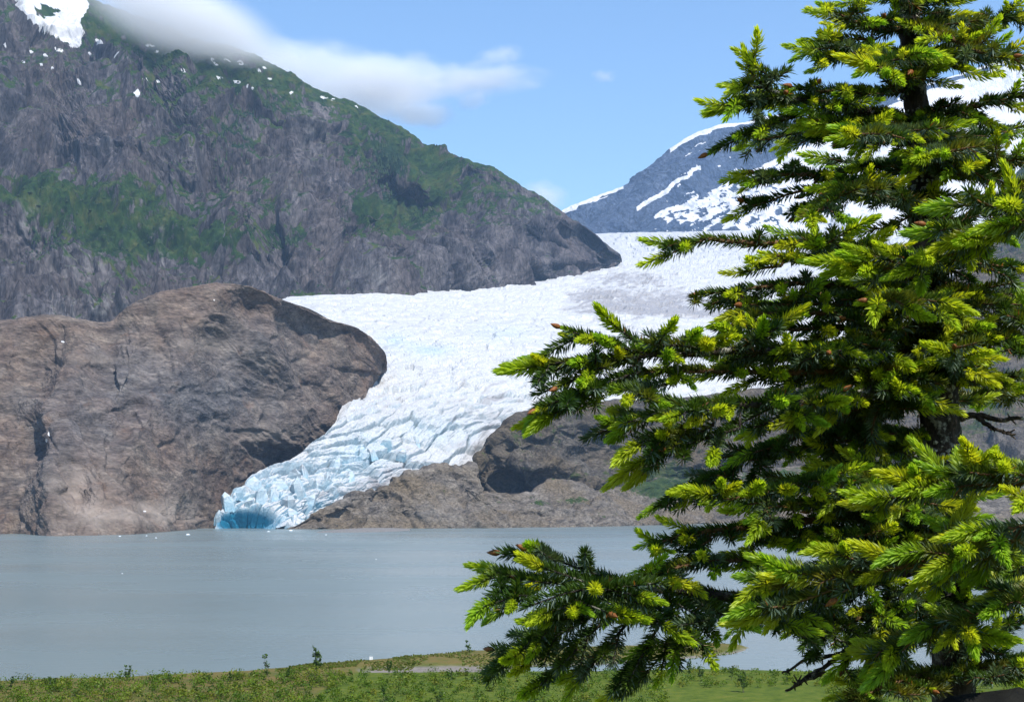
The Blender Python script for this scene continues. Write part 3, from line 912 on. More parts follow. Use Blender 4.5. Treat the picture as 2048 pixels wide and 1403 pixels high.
# grass tufts on the spit
n = 5200
spx = r.uniform(560, 1500, n)
lo = np.interp(spx, [-900, 0, 250, 500, 640, 800, 930, 1100, 1300, 1420, 1475, 1498, 1510], [1400, 1361, 1353, 1340, 1327, 1314, 1301, 1293, 1289, 1283, 1287, 1294, 1420])
hi = np.interp(spx, [-900, 600, 740, 1000, 1200, 1340, 1420, 1480, 1505], [1345, 1345, 1334, 1331, 1325, 1316, 1309, 1300, 1294])
spy = lo + 2 + r.random(n) * np.maximum(hi - lo - 3, .1)
sd = CAM_Z * FPX / (spy - 1000)
p = np.stack([(spx - 1024) / FPX * sd, sd, np.zeros(n)], -1)
pt = fbm(np.stack([p[:, 0] / 8, p[:, 1] / 12, p[:, 0] * 0], -1), 3)
p = p[pt > -.1]
pt = pt[pt > -.1]
p[:, 2] = [ground_at(a, b) for a, b in p[:, :2]]
hb = r.uniform(.08, .24, len(p)) * (1 + pt)
wv = r.uniform(.1, .3, len(p))
V = np.stack([p + np.stack([-wv, 0 * wv, 0 * wv - .05], -1), p + np.stack([wv, 0 * wv, 0 * wv - .05], -1), p + np.stack([wv * .6, r.normal(0, .1, len(p)), hb], -1), p + np.stack([-wv * .5, r.normal(0, .1, len(p)), hb * 1.2], -1)], 1)
F = (np.array([[0, 1, 2, 3]])[None] + (np.arange(len(p)) * 4)[:, None, None]).reshape(-1, 4)
gc = np.array([(.11, .13, .022), (.15, .14, .04), (.09, .125, .02)])[r.integers(0, 3, len(p))] * r.uniform(.7, 1.3, (len(p), 1))
tag(link('spit_grass', mesh_np('spit_grass', V.reshape(-1, 3), F, False, [mat_leaf], dict(col=np.repeat(gc, 4, 0)))), 'tufts of grass on the low spit', 'grass', None, 'stuff')


# ---- saplings that stand out of the thicket
def tube(pts, rad, sides=6):
    pts = np.asarray(pts, float)
    n = len(pts)
    t = np.gradient(pts, axis=0)
    t /= np.linalg.norm(t, axis=1)[:, None] + 1e-9
    ref = np.array([0, 0, 1.0]) if abs(t[:, 2].mean()) < .8 else np.array([1.0, 0, 0])
    u = np.cross(t, ref)
    u /= np.linalg.norm(u, axis=1)[:, None] + 1e-9
    v = np.cross(u, t)
    a = np.arange(sides) * 2 * np.pi / sides
    rad = np.broadcast_to(np.asarray(rad, float), (n,))
    V = pts[:, None] + (u[:, None] * np.cos(a)[None, :, None] + v[:, None] * np.sin(a)[None, :, None]) * rad[:, None, None]
    i = np.arange(n * sides).reshape(n, sides)
    j = np.roll(i, -1, 1)
    F = np.stack([i[:-1], j[:-1], j[1:], i[1:]], -1).reshape(-1, 4)
    return V.reshape(-1, 3), F


def join(parts):
    V, F, o = [], [], 0
    for v, f in parts:
        V.append(v)
        F.append(f + o)
        o += len(v)
    return np.concatenate(V), np.concatenate(F)


m = M('sapling_bark')
mat_sbark = m.done(m.ramp(m.noise(6, 4), [(0.3, (0.06, 0.05, 0.04)), (0.7, (0.16, 0.14, 0.11))]), .9)


def sapling(x, y, hpx, label, kind='leafy', seed=0, fat=.28):
    rr = np.random.default_rng(seed + 100)
    d = CAM_Z * FPX / (y - 1000)
    bx_ = (x - 1024) / FPX * d
    H = hpx / FPX * d
    root = link('sapling' if kind == 'leafy' else 'young_conifer', None)
    root.location = (bx_, d, ground_at(bx_, d))
    tag(root, label, 'sapling' if kind == 'leafy' else 'conifer', 'saplings rising out of the shore thicket')
    st = []
    cen = []
    nst = 1 if kind != 'leafy' else rr.integers(1, 4)
    for s in range(nst):
        top = np.array([rr.normal(0, .10) * H + (s - (nst - 1) / 2) * fat * H, rr.normal(0, .1) * H, H * rr.uniform(.8, 1.0) if s else H])
        pp = np.linspace(0, 1, 6)[:, None] * top + rr.normal(0, .012 * H, (6, 3)) * np.array([1, 1, 0])
        pp[0] = (0, 0, -.1)
        st.append(tube(pp, np.linspace(.03, .008, 6) * max(1, H / 3), 5))
        for q in range(16):
            f = rr.uniform(.22, 1)
            c0 = top * f
            w = fat * H * (1.1 - f) * (1.15 if kind != 'leafy' else .8) + .06 * H * (kind == 'leafy')
            a = rr.uniform(0, 6.28)
            e = c0 + np.array([math.cos(a) * w, math.sin(a) * w, (.10 if kind == 'leafy' else -.05) * H * rr.uniform(.3, 1)])
            st.append(tube(np.stack([c0, (c0 + e) / 2 + (0, 0, .02 * H), e]), [.012, .009, .005], 4))
            for z in range(8):
                g = rr.uniform(.15, 1.05)
                cen.append(c0 + (e - c0) * g + rr.normal(0, .028 * H, 3))
    V, F = join(st)
    link('trunk', mesh_np('trunk', V, F, True, [mat_sbark]), root)
    cen = np.array(cen)
    V, F = leaf_tris(cen, np.full(len(cen), .045 * H + .06), rr)
    c0 = np.array((.055, .10, .018) if kind == 'leafy' else (.02, .05, .015))
    cl = c0 * rr.uniform(.6, 1.5, (len(cen), 1))
    link('crown', mesh_np('crown', V, F, False, [mat_leaf], dict(col=np.repeat(cl, 4, 0))), root)


SAP = [(640, 1352, 52, 'tallest slender leafy sapling on near shore, left of the white double marker', 'leafy', .12),
       (546, 1362, 46, 'thin leafy sapling at shoreline well left of the tallest sapling', 'leafy', .1),
       (583, 1362, 26, 'short sapling between the two tallest saplings on the near shore', 'leafy', .14),
       (783, 1350, 26, 'small thin sapling on shore just right of the white double marker', 'leafy', .12),
       (268, 1362, 28, 'small leafy sapling alone by the water on the left shore', 'leafy', .15),
       (12, 1385, 42, 'dark conical sapling at the left edge of the picture', 'conifer', .24),
       (40, 1380, 26, 'short conical sapling second from the left edge of picture', 'conifer', .24),
       (942, 1318, 34, 'bushy grey-green sapling on the spit left of the spruce branch tips', 'leafy', .2),
       (1428, 1300, 36, 'sparse upright sapling on the spit near its tip, by white marker', 'leafy', .14),
       (1372, 1352, 32, 'slim sapling beside the inlet below the grassy spit', 'leafy', .12),
       (1395, 1362, 26, 'rounded bushy sapling beside the inlet, right of the slim sapling', 'leafy', .28),
       (1478, 1385, 40, 'broad round leafy bush in the meadow below the spit tip', 'leafy', .36),
       (1455, 1360, 26, 'pale loose sapling behind the broad round meadow bush', 'leafy', .24),
       (1562, 1362, 26, 'small pointed green conifer right of the broad meadow bush', 'conifer', .26),
       (772, 1412, 34, 'bright green leafy bush at the bottom edge, left of picture centre', 'leafy', .3),
       (882, 1410, 30, 'bright green bush at bottom edge, right of its brighter neighbour', 'leafy', .3),
       (905, 1360, 22, 'low pointed bush in front of the grey gravel channel', 'leafy', .2),
       (350, 1375, 26, 'broad low bush by the water right of the lone left sapling', 'leafy', .4),
       (120, 1382, 24, 'rounded low bush near the left edge by the water', 'leafy', .4),
       (470, 1368, 22, 'dense low bush left of the thin shoreline sapling', 'leafy', .36),
       (1240, 1372, 26, 'leafy bush in meadow directly under the drooping spruce twigs', 'leafy', .3)]
for k, (x, y, hp, lab, kd, ft) in enumerate(SAP):
    sapling(x, y, hp, lab, kd, k, ft)

# ---- white marker boards by the water
m = M('marker_white')
mat_white = m.done(m.ramp(m.noise(9, 4), [(0.3, (0.72, 0.72, 0.70)), (0.7, (0.82, 0.82, 0.80))]), .6)
m = M('marker_post')
mat_post = m.done(m.ramp(m.noise(12, 4), [(0.3, (0.12, 0.11, 0.10)), (0.7, (0.22, 0.20, 0.18))]), .8)


def box(cx, cy, cz, sx, sy, sz):
    V = np.array([(x, y, z) for x in (-.5, .5) for y in (-.5, .5) for z in (-.5, .5)]) * (sx, sy, sz) + (cx, cy, cz)
    F = np.array([(0, 1, 3, 2), (4, 6, 7, 5), (0, 4, 5, 1), (2, 3, 7, 6), (0, 2, 6, 4), (1, 5, 7, 3)])
    return V, F


def marker(x, ytop, ybase, panels, label):
    d = CAM_Z * FPX / (ybase - 1000)
    bx_ = (x - 1024) / FPX * d
    z0 = min(ground_at(bx_, d), 0.0)
    zt = CAM_Z - (ytop - 1000) / FPX * d
    root = link('marker_sign', None)
    root.location = (bx_, d, z0)
    tag(root, label, 'sign', 'white marker boards on the spit')
    H = zt - z0
    for ox, w, hh in panels:
        link('panel', mesh_np('panel', *box(ox, 0, H - hh / 2, w, .05, hh), False, [mat_white]), root)
        link('post', mesh_np('post', *box(ox, .06, H / 2 - .3, .07, .07, H + .1), False, [mat_post]), root)


marker(747, 1305, 1317, [(-.17, .27, .62), (.17, .27, .62)], 'white double marker board by the shore left of picture centre')
marker(1458, 1265, 1286, [(0, .55, .6)], 'single small white marker board beyond the tip of the spit')

# ---- ice floes drifting off the front
m = M('floe_ice')
mat_floe = m.done(m.ramp(m.noise(1.2, 5), [(0.3, (0.6, 0.68, 0.72)), (0.7, (0.8, 0.82, 0.84))]), .5)
FLO = [(381, 1068, 9, 'largest white ice floe on the lake left of the ice front'), (318, 1074, 4, 'tiny floe left of the largest floe'), (299, 1070, 4, 'small floe close under the rock dome'),
       (246, 1071, 5, 'small pale floe farthest left below the rock dome'), (541, 1062, 6, 'small floe just below the blue ice cave'), (655, 1068, 4, 'small floe at the left end of the gravel bar'),
       (585, 1060, 8, 'chunky white floe under the right side of ice front'), (253, 1144, 3, 'tiny lone floe out on open water, left side'), (755, 1116, 2.5, 'tiny white floe on open water under the gravel bar')]
for k, (x, y, wpx, lab) in enumerate(FLO):
    rr = np.random.default_rng(k + 50)
    d = CAM_Z * FPX / (y - 1000)
    w = wpx / FPX * d
    na = 9
    a = np.arange(na) / na * 2 * np.pi
    V = []
    for z, s in ((-.25, 1.0), (.12, .95), (.22, .55)):
        V += [(w * .5 * s * math.cos(t) * rr.uniform(.7, 1.2), w * .8 * s * math.sin(t) * rr.uniform(.7, 1.2), w * z * rr.uniform(.6, 1.2)) for t in a]
    V.append((w * .05, 0, w * .3))
    F = []
    for q in range(2):
        for i in range(na):
            j = (i + 1) % na
            F += [(q * na + i, q * na + j, q * na + na + j), (q * na + i, q * na + na + j, q * na + na + i)]
    F += [(2 * na + i, 2 * na + (i + 1) % na, 3 * na) for i in range(na)]
    o = link('ice_floe', mesh_np('ice_floe', np.array(V), np.array(F), False, [mat_floe]))
    o.location = ((x - 1024) / FPX * d, d, 0)
    tag(o, lab, 'ice floe', 'ice floes drifting on the lake')

def outward(V, F):
    n = np.cross(V[F[:, 1]] - V[F[:, 0]], V[F[:, 2]] - V[F[:, 0]])
    return F[:, ::-1] if ((V[F].mean(1) - V.mean(0)) * n).sum() < 0 else F


# ---- clouds: real volumes of vapour
def cloud(x, y, d, rx, ry, rz, roll, dens, label, seed, nscale=1.6, soft=.55, edge=1.0):
    me_v, me_f = [], []
    nu, nv = 20, 12
    V = np.array([(math.sin(math.pi * j / nv) * math.cos(2 * math.pi * i / nu), math.sin(math.pi * j / nv) * math.sin(2 * math.pi * i / nu), math.cos(math.pi * j / nv)) for j in range(nv + 1) for i in range(nu)]) * 1.04
    F = np.array([(j * nu + i, j * nu + (i + 1) % nu, (j + 1) * nu + (i + 1) % nu, (j + 1) * nu + i) for j in range(nv) for i in range(nu)])
    mm = bpy.data.materials.new('cloud_vapour')
    mm.use_nodes = True
    nt = mm.node_tree
    nt.nodes.clear()
    out = nt.nodes.new('ShaderNodeOutputMaterial')
    pv = nt.nodes.new('ShaderNodeVolumePrincipled')
    pv.inputs['Color'].default_value = (.99, .99, .99, 1)
    pv.inputs['Anisotropy'].default_value = -0.2
    tc = nt.nodes.new('ShaderNodeTexCoord')
    ln = nt.nodes.new('ShaderNodeVectorMath')
    ln.operation = 'LENGTH'
    nt.links.new(tc.outputs['Object'], ln.inputs[0])
    no = nt.nodes.new('ShaderNodeTexNoise')
    mp = nt.nodes.new('ShaderNodeMapping')
    mp.inputs['Location'].default_value = (seed * 3.7, seed * 1.3, 0)
    mp.inputs['Scale'].default_value = (nscale, nscale, nscale * max(.5, ry / rx * 1.2))
    nt.links.new(tc.outputs['Object'], mp.inputs[0])
    nt.links.new(mp.outputs[0], no.inputs['Vector'])
    no.inputs['Scale'].default_value = 1.0
    no.inputs['Detail'].default_value = 4
    no.inputs['Roughness'].default_value = .5

    def mt(op, a, b, clamp=False):
        q = nt.nodes.new('ShaderNodeMath')
        q.operation = op
        q.use_clamp = clamp
        for k, v in enumerate((a, b)):
            if isinstance(v, (int, float)):
                q.inputs[k].default_value = v
            else:
                nt.links.new(v, q.inputs[k])
        return q.outputs[0]
    f = mt('SUBTRACT', 1.0, ln.outputs['Value'])
    f = mt('ADD', f, mt('MULTIPLY', mt('SUBTRACT', no.outputs[0], .5), edge))
    f = mt('DIVIDE', f, soft, True)
    f = mt('MULTIPLY', f, f)
    inside = mt('MULTIPLY', mt('SUBTRACT', 1.0, ln.outputs['Value']), 6.0, True)
    f = mt('MULTIPLY', mt('MULTIPLY', f, inside), dens)
    nt.links.new(f, pv.inputs['Density'])
    nt.links.new(pv.outputs[0], out.inputs['Volume'])
    o = link('cloud', mesh_np('cloud', V, outward(V, F), True, [mm]))
    k = d / FPX
    o.location = P(x, y, d)
    o.scale = (rx * k, rz, ry * k)
    o.rotation_euler = (0, R(roll), 0)
    return tag(o, label, 'cloud')


cloud(366, 40, 3800, 275, 88, 300, 18, .009, 'smooth grey cloud cap lying over the left mountain summit', 1, 1.2, .5, .35)
cloud(660, 166, 9700, 270, 78, 700, 9, .0030, 'broad white cloud bank rising behind the left mountain ridge', 2, 2.8, .45, 1.3)
cloud(800, 158, 9650, 170, 52, 500, 2, .0026, 'bright billow at the right end of the cloud bank', 11, 3.0, .5, 1.4)
cloud(835, 228, 9600, 110, 30, 400, 4, .0034, 'low pale cloud strip at the ridge under the cloud bank', 3, 2.0, .6, 1.0)
cloud(960, 160, 9500, 170, 26, 400, -3, .0050, 'thin white streak of cloud reaching right from the cloud bank', 4, 2.6, .7, 1.3)
cloud(1000, 112, 9500, 62, 22, 200, -8, .0045, 'small torn wisp of cloud above the white streak', 5, 2.2, .8, 1.4)
cloud(945, 200, 9500, 50, 20, 200, -8, .0045, 'faint small wisp just below the white streak', 8, 2.2, .8, 1.4)
cloud(1207, 152, 9500, 34, 12, 150, 4, .0045, 'tiny isolated wisp of cloud right of the white streak', 6, 2.0, .8, 1.2)
cloud(1090, 392, 9500, 62, 34, 300, 10, .0040, 'soft small cloud low between the two mountains', 7, 2.0, .7, 1.2)

# ---- haze
V, F = box(0, 4110, 1222.5, 8600, 8380, 2455)
mm = bpy.data.materials.new('haze_air')
mm.use_nodes = True
nt = mm.node_tree
nt.nodes.clear()
out = nt.nodes.new('ShaderNodeOutputMaterial')
pv = nt.nodes.new('ShaderNodeVolumePrincipled')
pv.inputs['Color'].default_value = (.42, .66, 1.0, 1)
pv.inputs['Density'].default_value = 3.0e-5
pv.inputs['Anisotropy'].default_value = 0.0
nt.links.new(pv.outputs[0], out.inputs['Volume'])
tag(link('haze', mesh_np('haze', V, outward(V, F), False, [mm])), 'thin pale blue haze over the lake and mountains', 'haze', None, 'stuff')

# ================================================================== THE SPRUCE
K = 2.5 / FPX                      # metres per photo pixel at the trunk
tr = np.random.default_rng(77)
m = M('spruce_bark')
vv = m.pos((1, 1, .5))
n1_ = m.noise(55, 8, .7, vv)
n2_ = m.noise(120, 5, .6)
c = m.ramp(n1_, [(.3, (.012, .010, .009)), (.5, (.045, .036, .030)), (.72, (.12, .095, .08))])
c = m.mix(m.ramp(m.noise(38, 6, .65), [(.54, 0.0), (.60, .9)]), c, m.ramp(n2_, [(.3, (.12, .12, .09)), (.6, (.36, .35, .30))]))
mat_bark = m.done(c, .9, m.bump(n1_, .012, 1.0), .15)
m = M('spruce_twig')
mat_twig = m.done(m.ramp(m.noise(180, 4), [(.3, (.05, .028, .014)), (.7, (.17, .095, .045))]), .8)
m = M('bud_scale')
mat_bud = m.done(m.ramp(m.noise(260, 4), [(.3, (.10, .035, .010)), (.7, (.26, .10, .03))]), .55)
m = M('lichen')
mat_lichen = m.done(m.ramp(m.noise(220, 5), [(.3, (.14, .14, .10)), (.7, (.46, .45, .38))]), .95)
mat_needle = leaf_material('spruce_needle', .38, .025)
mat_shoot = leaf_material('spruce_new_needle', .6, .02)


def needles_np(o, d, L, w, col, curl=None):
    """spindle needles: origin, direction, length, half width, colour"""
    n = len(o)
    ref = np.where(np.abs(d[:, 2:3]) > .9, np.array([[1., 0, 0]]), np.array([[0, 0, 1.]]))
    u = np.cross(d, ref)
    u /= np.linalg.norm(u, axis=1)[:, None] + 1e-9
    v = np.cross(u, d)
    ph = tr.uniform(0, 6.28, n)[:, None]
    L = L[:, None]
    w = w[:, None]
    bend = curl if curl is not None else np.zeros((n, 3))
    mid = o + d * L * .52 + bend * L * .08
    sd_ = u * np.cos(ph) + v * np.sin(ph)
    tp_ = -u * np.sin(ph) + v * np.cos(ph)
    V = np.stack([o, mid + sd_ * w * 1.15, mid + tp_ * w * .9, mid - sd_ * w * 1.15, o + d * L], 1).reshape(-1, 3)
    F = np.array([[0, 1, 2], [0, 2, 3], [4, 2, 1], [4, 3, 2]])[None] + (np.arange(n) * 5)[:, None, None]
    cc_ = np.repeat(col, 5, 0)
    return V, F.reshape(-1, 3), cc_


def twig_needles(path, spacing, L0, kind, r):
    """needle origins/directions along a twig path"""
    path = np.asarray(path)
    seg = np.linalg.norm(np.diff(path, axis=0), axis=1)
    cum = np.concatenate([[0], np.cumsum(seg)])
    n = max(4, int(cum[-1] / spacing))
    s = np.sort(r.uniform(0, cum[-1], n)) if kind != 'new' else np.linspace(0, cum[-1], n)
    o = np.stack([np.interp(s, cum, path[:, k]) for k in range(3)], -1)
    e = np.stack([np.interp(np.minimum(s + .004, cum[-1] + 0), cum, path[:, k]) - np.interp(s - .004, cum, path[:, k]) for k in range(3)], -1)
    a = e / (np.linalg.norm(e, axis=1)[:, None] + 1e-9)
    f = s / cum[-1]
    up = np.array([0, 0, 1.0])
    u = np.cross(a, up)
    u /= np.linalg.norm(u, axis=1)[:, None] + 1e-6
    v = np.cross(u, a)
    ph = np.arange(n) * 2.39996 + r.uniform(0, 6.28) + r.normal(0, .25, n)
    # most needles stand to the sides and above
    sv = np.sin(ph)
    if kind == 'old':
        ph = np.where((sv < -.3) & (r.random(n) < .35), -ph, ph)
        sv = np.sin(ph)
    rad = u * np.cos(ph)[:, None] + v * sv[:, None]
    if kind == 'old':
        th = np.where(sv > 0, .84, .98) + r.normal(0, .09, n) - .40 * sstep(.75, 1, f)
        L = L0 * r.uniform(.86, 1.08, n) * (.75 + .25 * sstep(0, .15, f)) * (1 - .15 * sstep(.85, 1, f))
    else:
        th = .86 - .70 * f ** 1.2 + r.normal(0, .07, n)
        L = L0 * (.72 + .28 * np.sin(np.pi * np.clip(f * .8 + .2, 0, 1))) * r.uniform(.88, 1.08, n)
    d = a * np.cos(th)[:, None] + rad * np.sin(th)[:, None]
    d[:, 2] += .10 if kind == 'old' else .04
    d /= np.linalg.norm(d, axis=1)[:, None]
    return o, d, L, sv, f, rad


# ---- new shoots: a few brushes of soft bright needles, shared by all the copies
shoot_meshes = []
for k in range(8):
    r_ = np.random.default_rng(300 + k)
    Ls = .045 * r_.uniform(.8, 1.2)
    bend = r_.normal(0, .12, 2)
    t_ = np.linspace(0, 1, 5)[:, None]
    path = np.hstack([t_ * Ls, t_ ** 2 * bend[0] * Ls, t_ ** 2 * bend[1] * Ls])
    path[:, 0] += 0
    o, d, L, sv, f, rad = twig_needles(path, .00034, .0180, 'new', r_)
    n = len(o)
    c0 = np.array([(.47, .64, .035), (.57, .70, .04), (.37, .59, .04), (.62, .69, .035)][k % 4])
    col = c0 * r_.uniform(.8, 1.15, (n, 1)) * (1 - .45 * (1 - f))[:, None]
    V1, F1, C1 = needles_np(o, d, L, np.full(n, .00125), col, rad * .6)
    V2, F2 = tube(path, np.linspace(.0022, .0012, 5), 5)
    F2 = np.concatenate([F2[:, [0, 1, 2]], F2[:, [0, 2, 3]]])
    V = np.concatenate([V1, V2])
    F = np.concatenate([F1, F2 + len(V1)])
    shoot_meshes.append(mesh_np('new_shoot', V, F, True, [mat_shoot], dict(col=np.concatenate([C1, np.tile([[.12, .16, .02]], (len(V2), 1))]))))
# bud cap: pointed papery brown scale
prof = [(0, .0), (.0026, .001), (.0040, .005), (.0035, .009), (.0019, .0135), (.0003, .0170)]
na = 8
V = np.array([(z - .002, q * math.cos(i * 2 * math.pi / na) * (1 + .10 * (i % 2)), q * math.sin(i * 2 * math.pi / na) * (1 + .10 * (i % 2))) for q, z in prof for i in range(na)])
F = np.array([(j * na + i, j * na + (i + 1) % na, (j + 1) * na + (i + 1) % na, (j + 1) * na + i) for j in range(len(prof) - 1) for i in range(na)])
bud_mesh = mesh_np('bud_cap', V, F, True, [mat_bud])

# ---- the tree
TRUNK = [(1915, 2700, 2.52), (1912, 1900, 2.51), (1908, 1420, 2.5), (1902, 1250, 2.5), (1893, 1050, 2.5), (1884, 900, 2.5), (1874, 750, 2.5), (1864, 600, 2.5), (1852, 450, 2.5),
         (1840, 300, 2.5), (1826, 150, 2.5), (1812, 0, 2.5), (1798, -180, 2.5), (1790, -420, 2.5)]
tp = P(*np.array(TRUNK).T)
tp[0, 2] = 28.2
spruce = link('spruce_tree', None)
spruce.location = (tp[0, 0], tp[0, 1], 28.2)
tag(spruce, 'tall spruce with bright yellow-green new shoots filling the right foreground', 'tree')
BASE = np.array(spruce.location)
tpp = catmull(tp, 220, 0)
trad = np.interp(np.linspace(0, 13, 220), [0, 1, 2, 4, 6, 8, 9, 10, 11, 12, 13], [56, 44, 38, 36, 34, 31, 24, 20, 16, 11, 3]) * K
V, F = tube(tpp, trad, 22)
nrm = (V.reshape(220, 22, 3) - tpp[:, None]).reshape(-1, 3)
nrm /= np.linalg.norm(nrm, axis=1)[:, None] + 1e-9
V = V + nrm * (.0055 * ridged(V * np.array([42, 42, 20]), 3) + .004 * fbm(V * 90, 2))[:, None]
trunk = link('trunk', mesh_np('trunk', V - BASE, F, True, [mat_bark]), spruce)
# crusts of lichen on the bark
idx = tr.integers(22 * 60, 22 * 190, 2600)
idx = idx[fbm(V[idx] * 14, 2) + tr.normal(0, .12, len(idx)) > .05]
cen, nm = V[idx] + nrm[idx] * .002, nrm[idx]
u = np.cross(nm, tr.normal(size=nm.shape))
u /= np.linalg.norm(u, axis=1)[:, None]
v = np.cross(nm, u)
s = tr.uniform(.002, .0055, (len(idx), 1))
ring = [cen + (u * math.cos(a) + v * math.sin(a)) * s * tr.uniform(.6, 1.3, s.shape) + nm * tr.uniform(-.001, .004, s.shape) for a in np.arange(5) * 1.2566]
Vl = np.stack([cen + nm * .003] + ring, 1).reshape(-1, 3)
Fl = (np.array([[0, k + 1, (k + 1) % 5 + 1] for k in range(5)])[None] + (np.arange(len(idx)) * 6)[:, None, None]).reshape(-1, 3)
link('lichen_crust', mesh_np('lichen_crust', Vl - BASE, Fl, False, [mat_lichen]), trunk, kind='stuff')

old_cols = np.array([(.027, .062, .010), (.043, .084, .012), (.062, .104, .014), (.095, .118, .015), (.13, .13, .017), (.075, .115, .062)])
NSHOOT = [0]
SPOTS = []                        # all shoot tips, kept for ranking


def branch(path, r0, lat, nlat, tilt=-.05, hand=(), tips=.65, hue=None, bare=0.0, bare_end=False, sub=True, seed=[0]):
    """one limb with its twigs: wood, a mass of old needles, single new shoots and bud caps"""
    seed[0] += 1
    r = np.random.default_rng(1000 + seed[0])
    w = P(*np.array(path, float).T)
    n = 10 * len(path)
    w = catmull(w, n, 0)
    w += np.cumsum(r.normal(0, .0012, w.shape), 0) * np.linspace(0, 1, n)[:, None]
    seg = np.linalg.norm(np.diff(w, axis=0), axis=1)
    cum = np.concatenate([[0], np.cumsum(seg)])
    LEN = cum[-1]
    cut = n - int(n * .045 / LEN)
    wood = [tube(w[:cut], np.linspace(r0, .0016, cut), 7)]
    XMIN = min(p[0] for p in path)
    twigs = []                    # (path, tip kind, needle?)
    bset = np.array(hue if hue else [0, 1, 1, 2, 2, 3, 5])

    def at(s):
        p = np.array([np.interp(s, cum, w[:, k]) for k in range(3)])
        q = np.array([np.interp(s + .01, cum, w[:, k]) for k in range(3)]) - np.array([np.interp(s - .01, cum, w[:, k]) for k in range(3)])
        return p, q / (np.linalg.norm(q) + 1e-9)

    def twig(p0, d, L, kind, lvl, free=False):
        m_ = 6
        if kind == 'n' and L > .06:
            L -= .040
        if not free:
            for _ in range(5):
                if project(p0 + d * (L + .045))[0] < XMIN - 28:
                    L *= .72
        t = np.linspace(0, 1, m_)[:, None]
        sag = np.array([0, 0, -1.0]) * r.uniform(-.10, .14) * L
        side = np.cross(d, [0, 0, 1]) * r.normal(0, .07) * L
        pt = p0 + d * L * t + (sag + side) * t ** 2
        twigs.append((pt, kind, lvl))
        if sub and lvl == 1 and L > 60 * K:
            ns = int(L / (34 * K))
            for j in range(ns):
                f = r.uniform(.25, .9)
                q = p0 + d * L * f + (sag + side) * f * f
                sd_ = np.cross(d, [0, 0, 1.0])
                sd_ /= np.linalg.norm(sd_) + 1e-6
                e = d * .62 + sd_ * (1 if j % 2 else -1) * r.uniform(.55, .85) + np.array([0, 0, r.normal(0, .18)])
                e /= np.linalg.norm(e)
                twig(q, e, L * r.uniform(.42, .7) * (1.15 - .5 * f), 'n' if r.random() < tips * .6 else 'o', 2)

    # the leading shoot carries needles too
    i0 = int(n * bare)
    lead = w[i0:n - int(n * .045 / LEN)]
    if not bare_end:
        twigs.append((lead, 'n' if r.random() < tips + .2 else 'b', 0))
    nlat = int(nlat * 1.42 + .5)
    for j in range(nlat):
        f = bare + (1 - bare) * (j + r.uniform(.1, .9)) / nlat
        s = LEN * min(f, .97)
        p, a = at(s)
        sd_ = np.cross(a, [0, 0, 1.0])
        sd_ /= np.linalg.norm(sd_) + 1e-6
        al = r.uniform(.75, 1.1)
        d = a * math.cos(al) + sd_ * (1 if j % 2 else -1) * math.sin(al) + np.array([0, 0, tilt + r.normal(0, .2)])
        d /= np.linalg.norm(d)
        L = lat * 1.12 * K * (1.05 - .55 * f) * r.uniform(.6, 1.15)
        twig(p, d, L, 'n' if r.random() < tips else ('b' if r.random() < .05 else 'o'), 1)
    for hx in hand:
        (bx0, by0), (tx, ty), kd = hx[:3]
        dd = hx[3] if len(hx) > 3 else 0
        pxw, pyw = project(w)
        i = int(np.argmin((pxw - bx0) ** 2 + (pyw - by0) ** 2))
        d0 = w[i, 1]
        e = P(tx, ty, d0 - .03 + dd + r.normal(0, .03))
        st = w[i] * .35 + P(bx0, by0, d0) * .65 if np.hypot(pxw[i] - bx0, pyw[i] - by0) > 25 else w[i]
        if st is not w[i]:
            wood.append(tube(np.linspace(w[i], st, 4), .0022, 5))
        v_ = e - st
        L = np.linalg.norm(v_)
        twig(st, v_ / L, L, kd, 1, True)
    # assemble
    OO, DD, LL, CC, RA = [], [], [], [], []
    shoots, buds = [], []
    for pt, kind, lvl in twigs:
        if lvl > 0:
            wood.append(tube(pt[[0, 2, 5]], [.0028 if lvl == 1 else .002, .002 if lvl == 1 else .0016, .0012], 4))
        o, d, L, sv, f, rad = twig_needles(pt, .00058, .0200, 'old', r)
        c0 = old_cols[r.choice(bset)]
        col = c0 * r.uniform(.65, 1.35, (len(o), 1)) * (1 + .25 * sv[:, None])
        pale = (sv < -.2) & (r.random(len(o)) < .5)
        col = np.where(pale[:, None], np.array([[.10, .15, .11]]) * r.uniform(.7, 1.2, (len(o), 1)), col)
        dead = r.random(len(o)) < .006
        col = np.where(dead[:, None], np.array([[.22, .10, .03]]), col)
        OO.append(o); DD.append(d); LL.append(L); CC.append(col); RA.append(rad)
        e = pt[-1] - pt[-2]
        e = e / np.linalg.norm(e)
        if kind == 'n':
            shoots.append((pt[-1], e, 1.0))
            if r.random() < .5 and lvl < 2:
                sd_ = np.cross(e, [0, 0, 1.0]) * (1 if r.random() < .5 else -1)
                e2 = e * .7 + sd_ * .6 + np.array([0, 0, r.normal(0, .15)])
                shoots.append((pt[-1] - e * .012, e2 / np.linalg.norm(e2), .72))
        elif kind == 'b':
            shoots.append((pt[-1] - e * .012, e, .5))
            buds.append((pt[-1] + e * .014, e))
        elif r.random() < .01:
            buds.append((pt[-1] + e * .002, e))
    V, F = join(wood)
    limb = link('branch', mesh_np('branch', V - BASE, F, True, [mat_bark if r0 > .009 else mat_twig]), spruce)
    O_, D_, L_, C_, R_ = map(np.concatenate, (OO, DD, LL, CC, RA))
    kx, ky = project(O_)
    kp = (kx < 2300) & (ky < 1560) & (ky > -160)
    O_, D_, L_, C_, R_ = O_[kp], D_[kp], L_[kp], C_[kp], R_[kp]
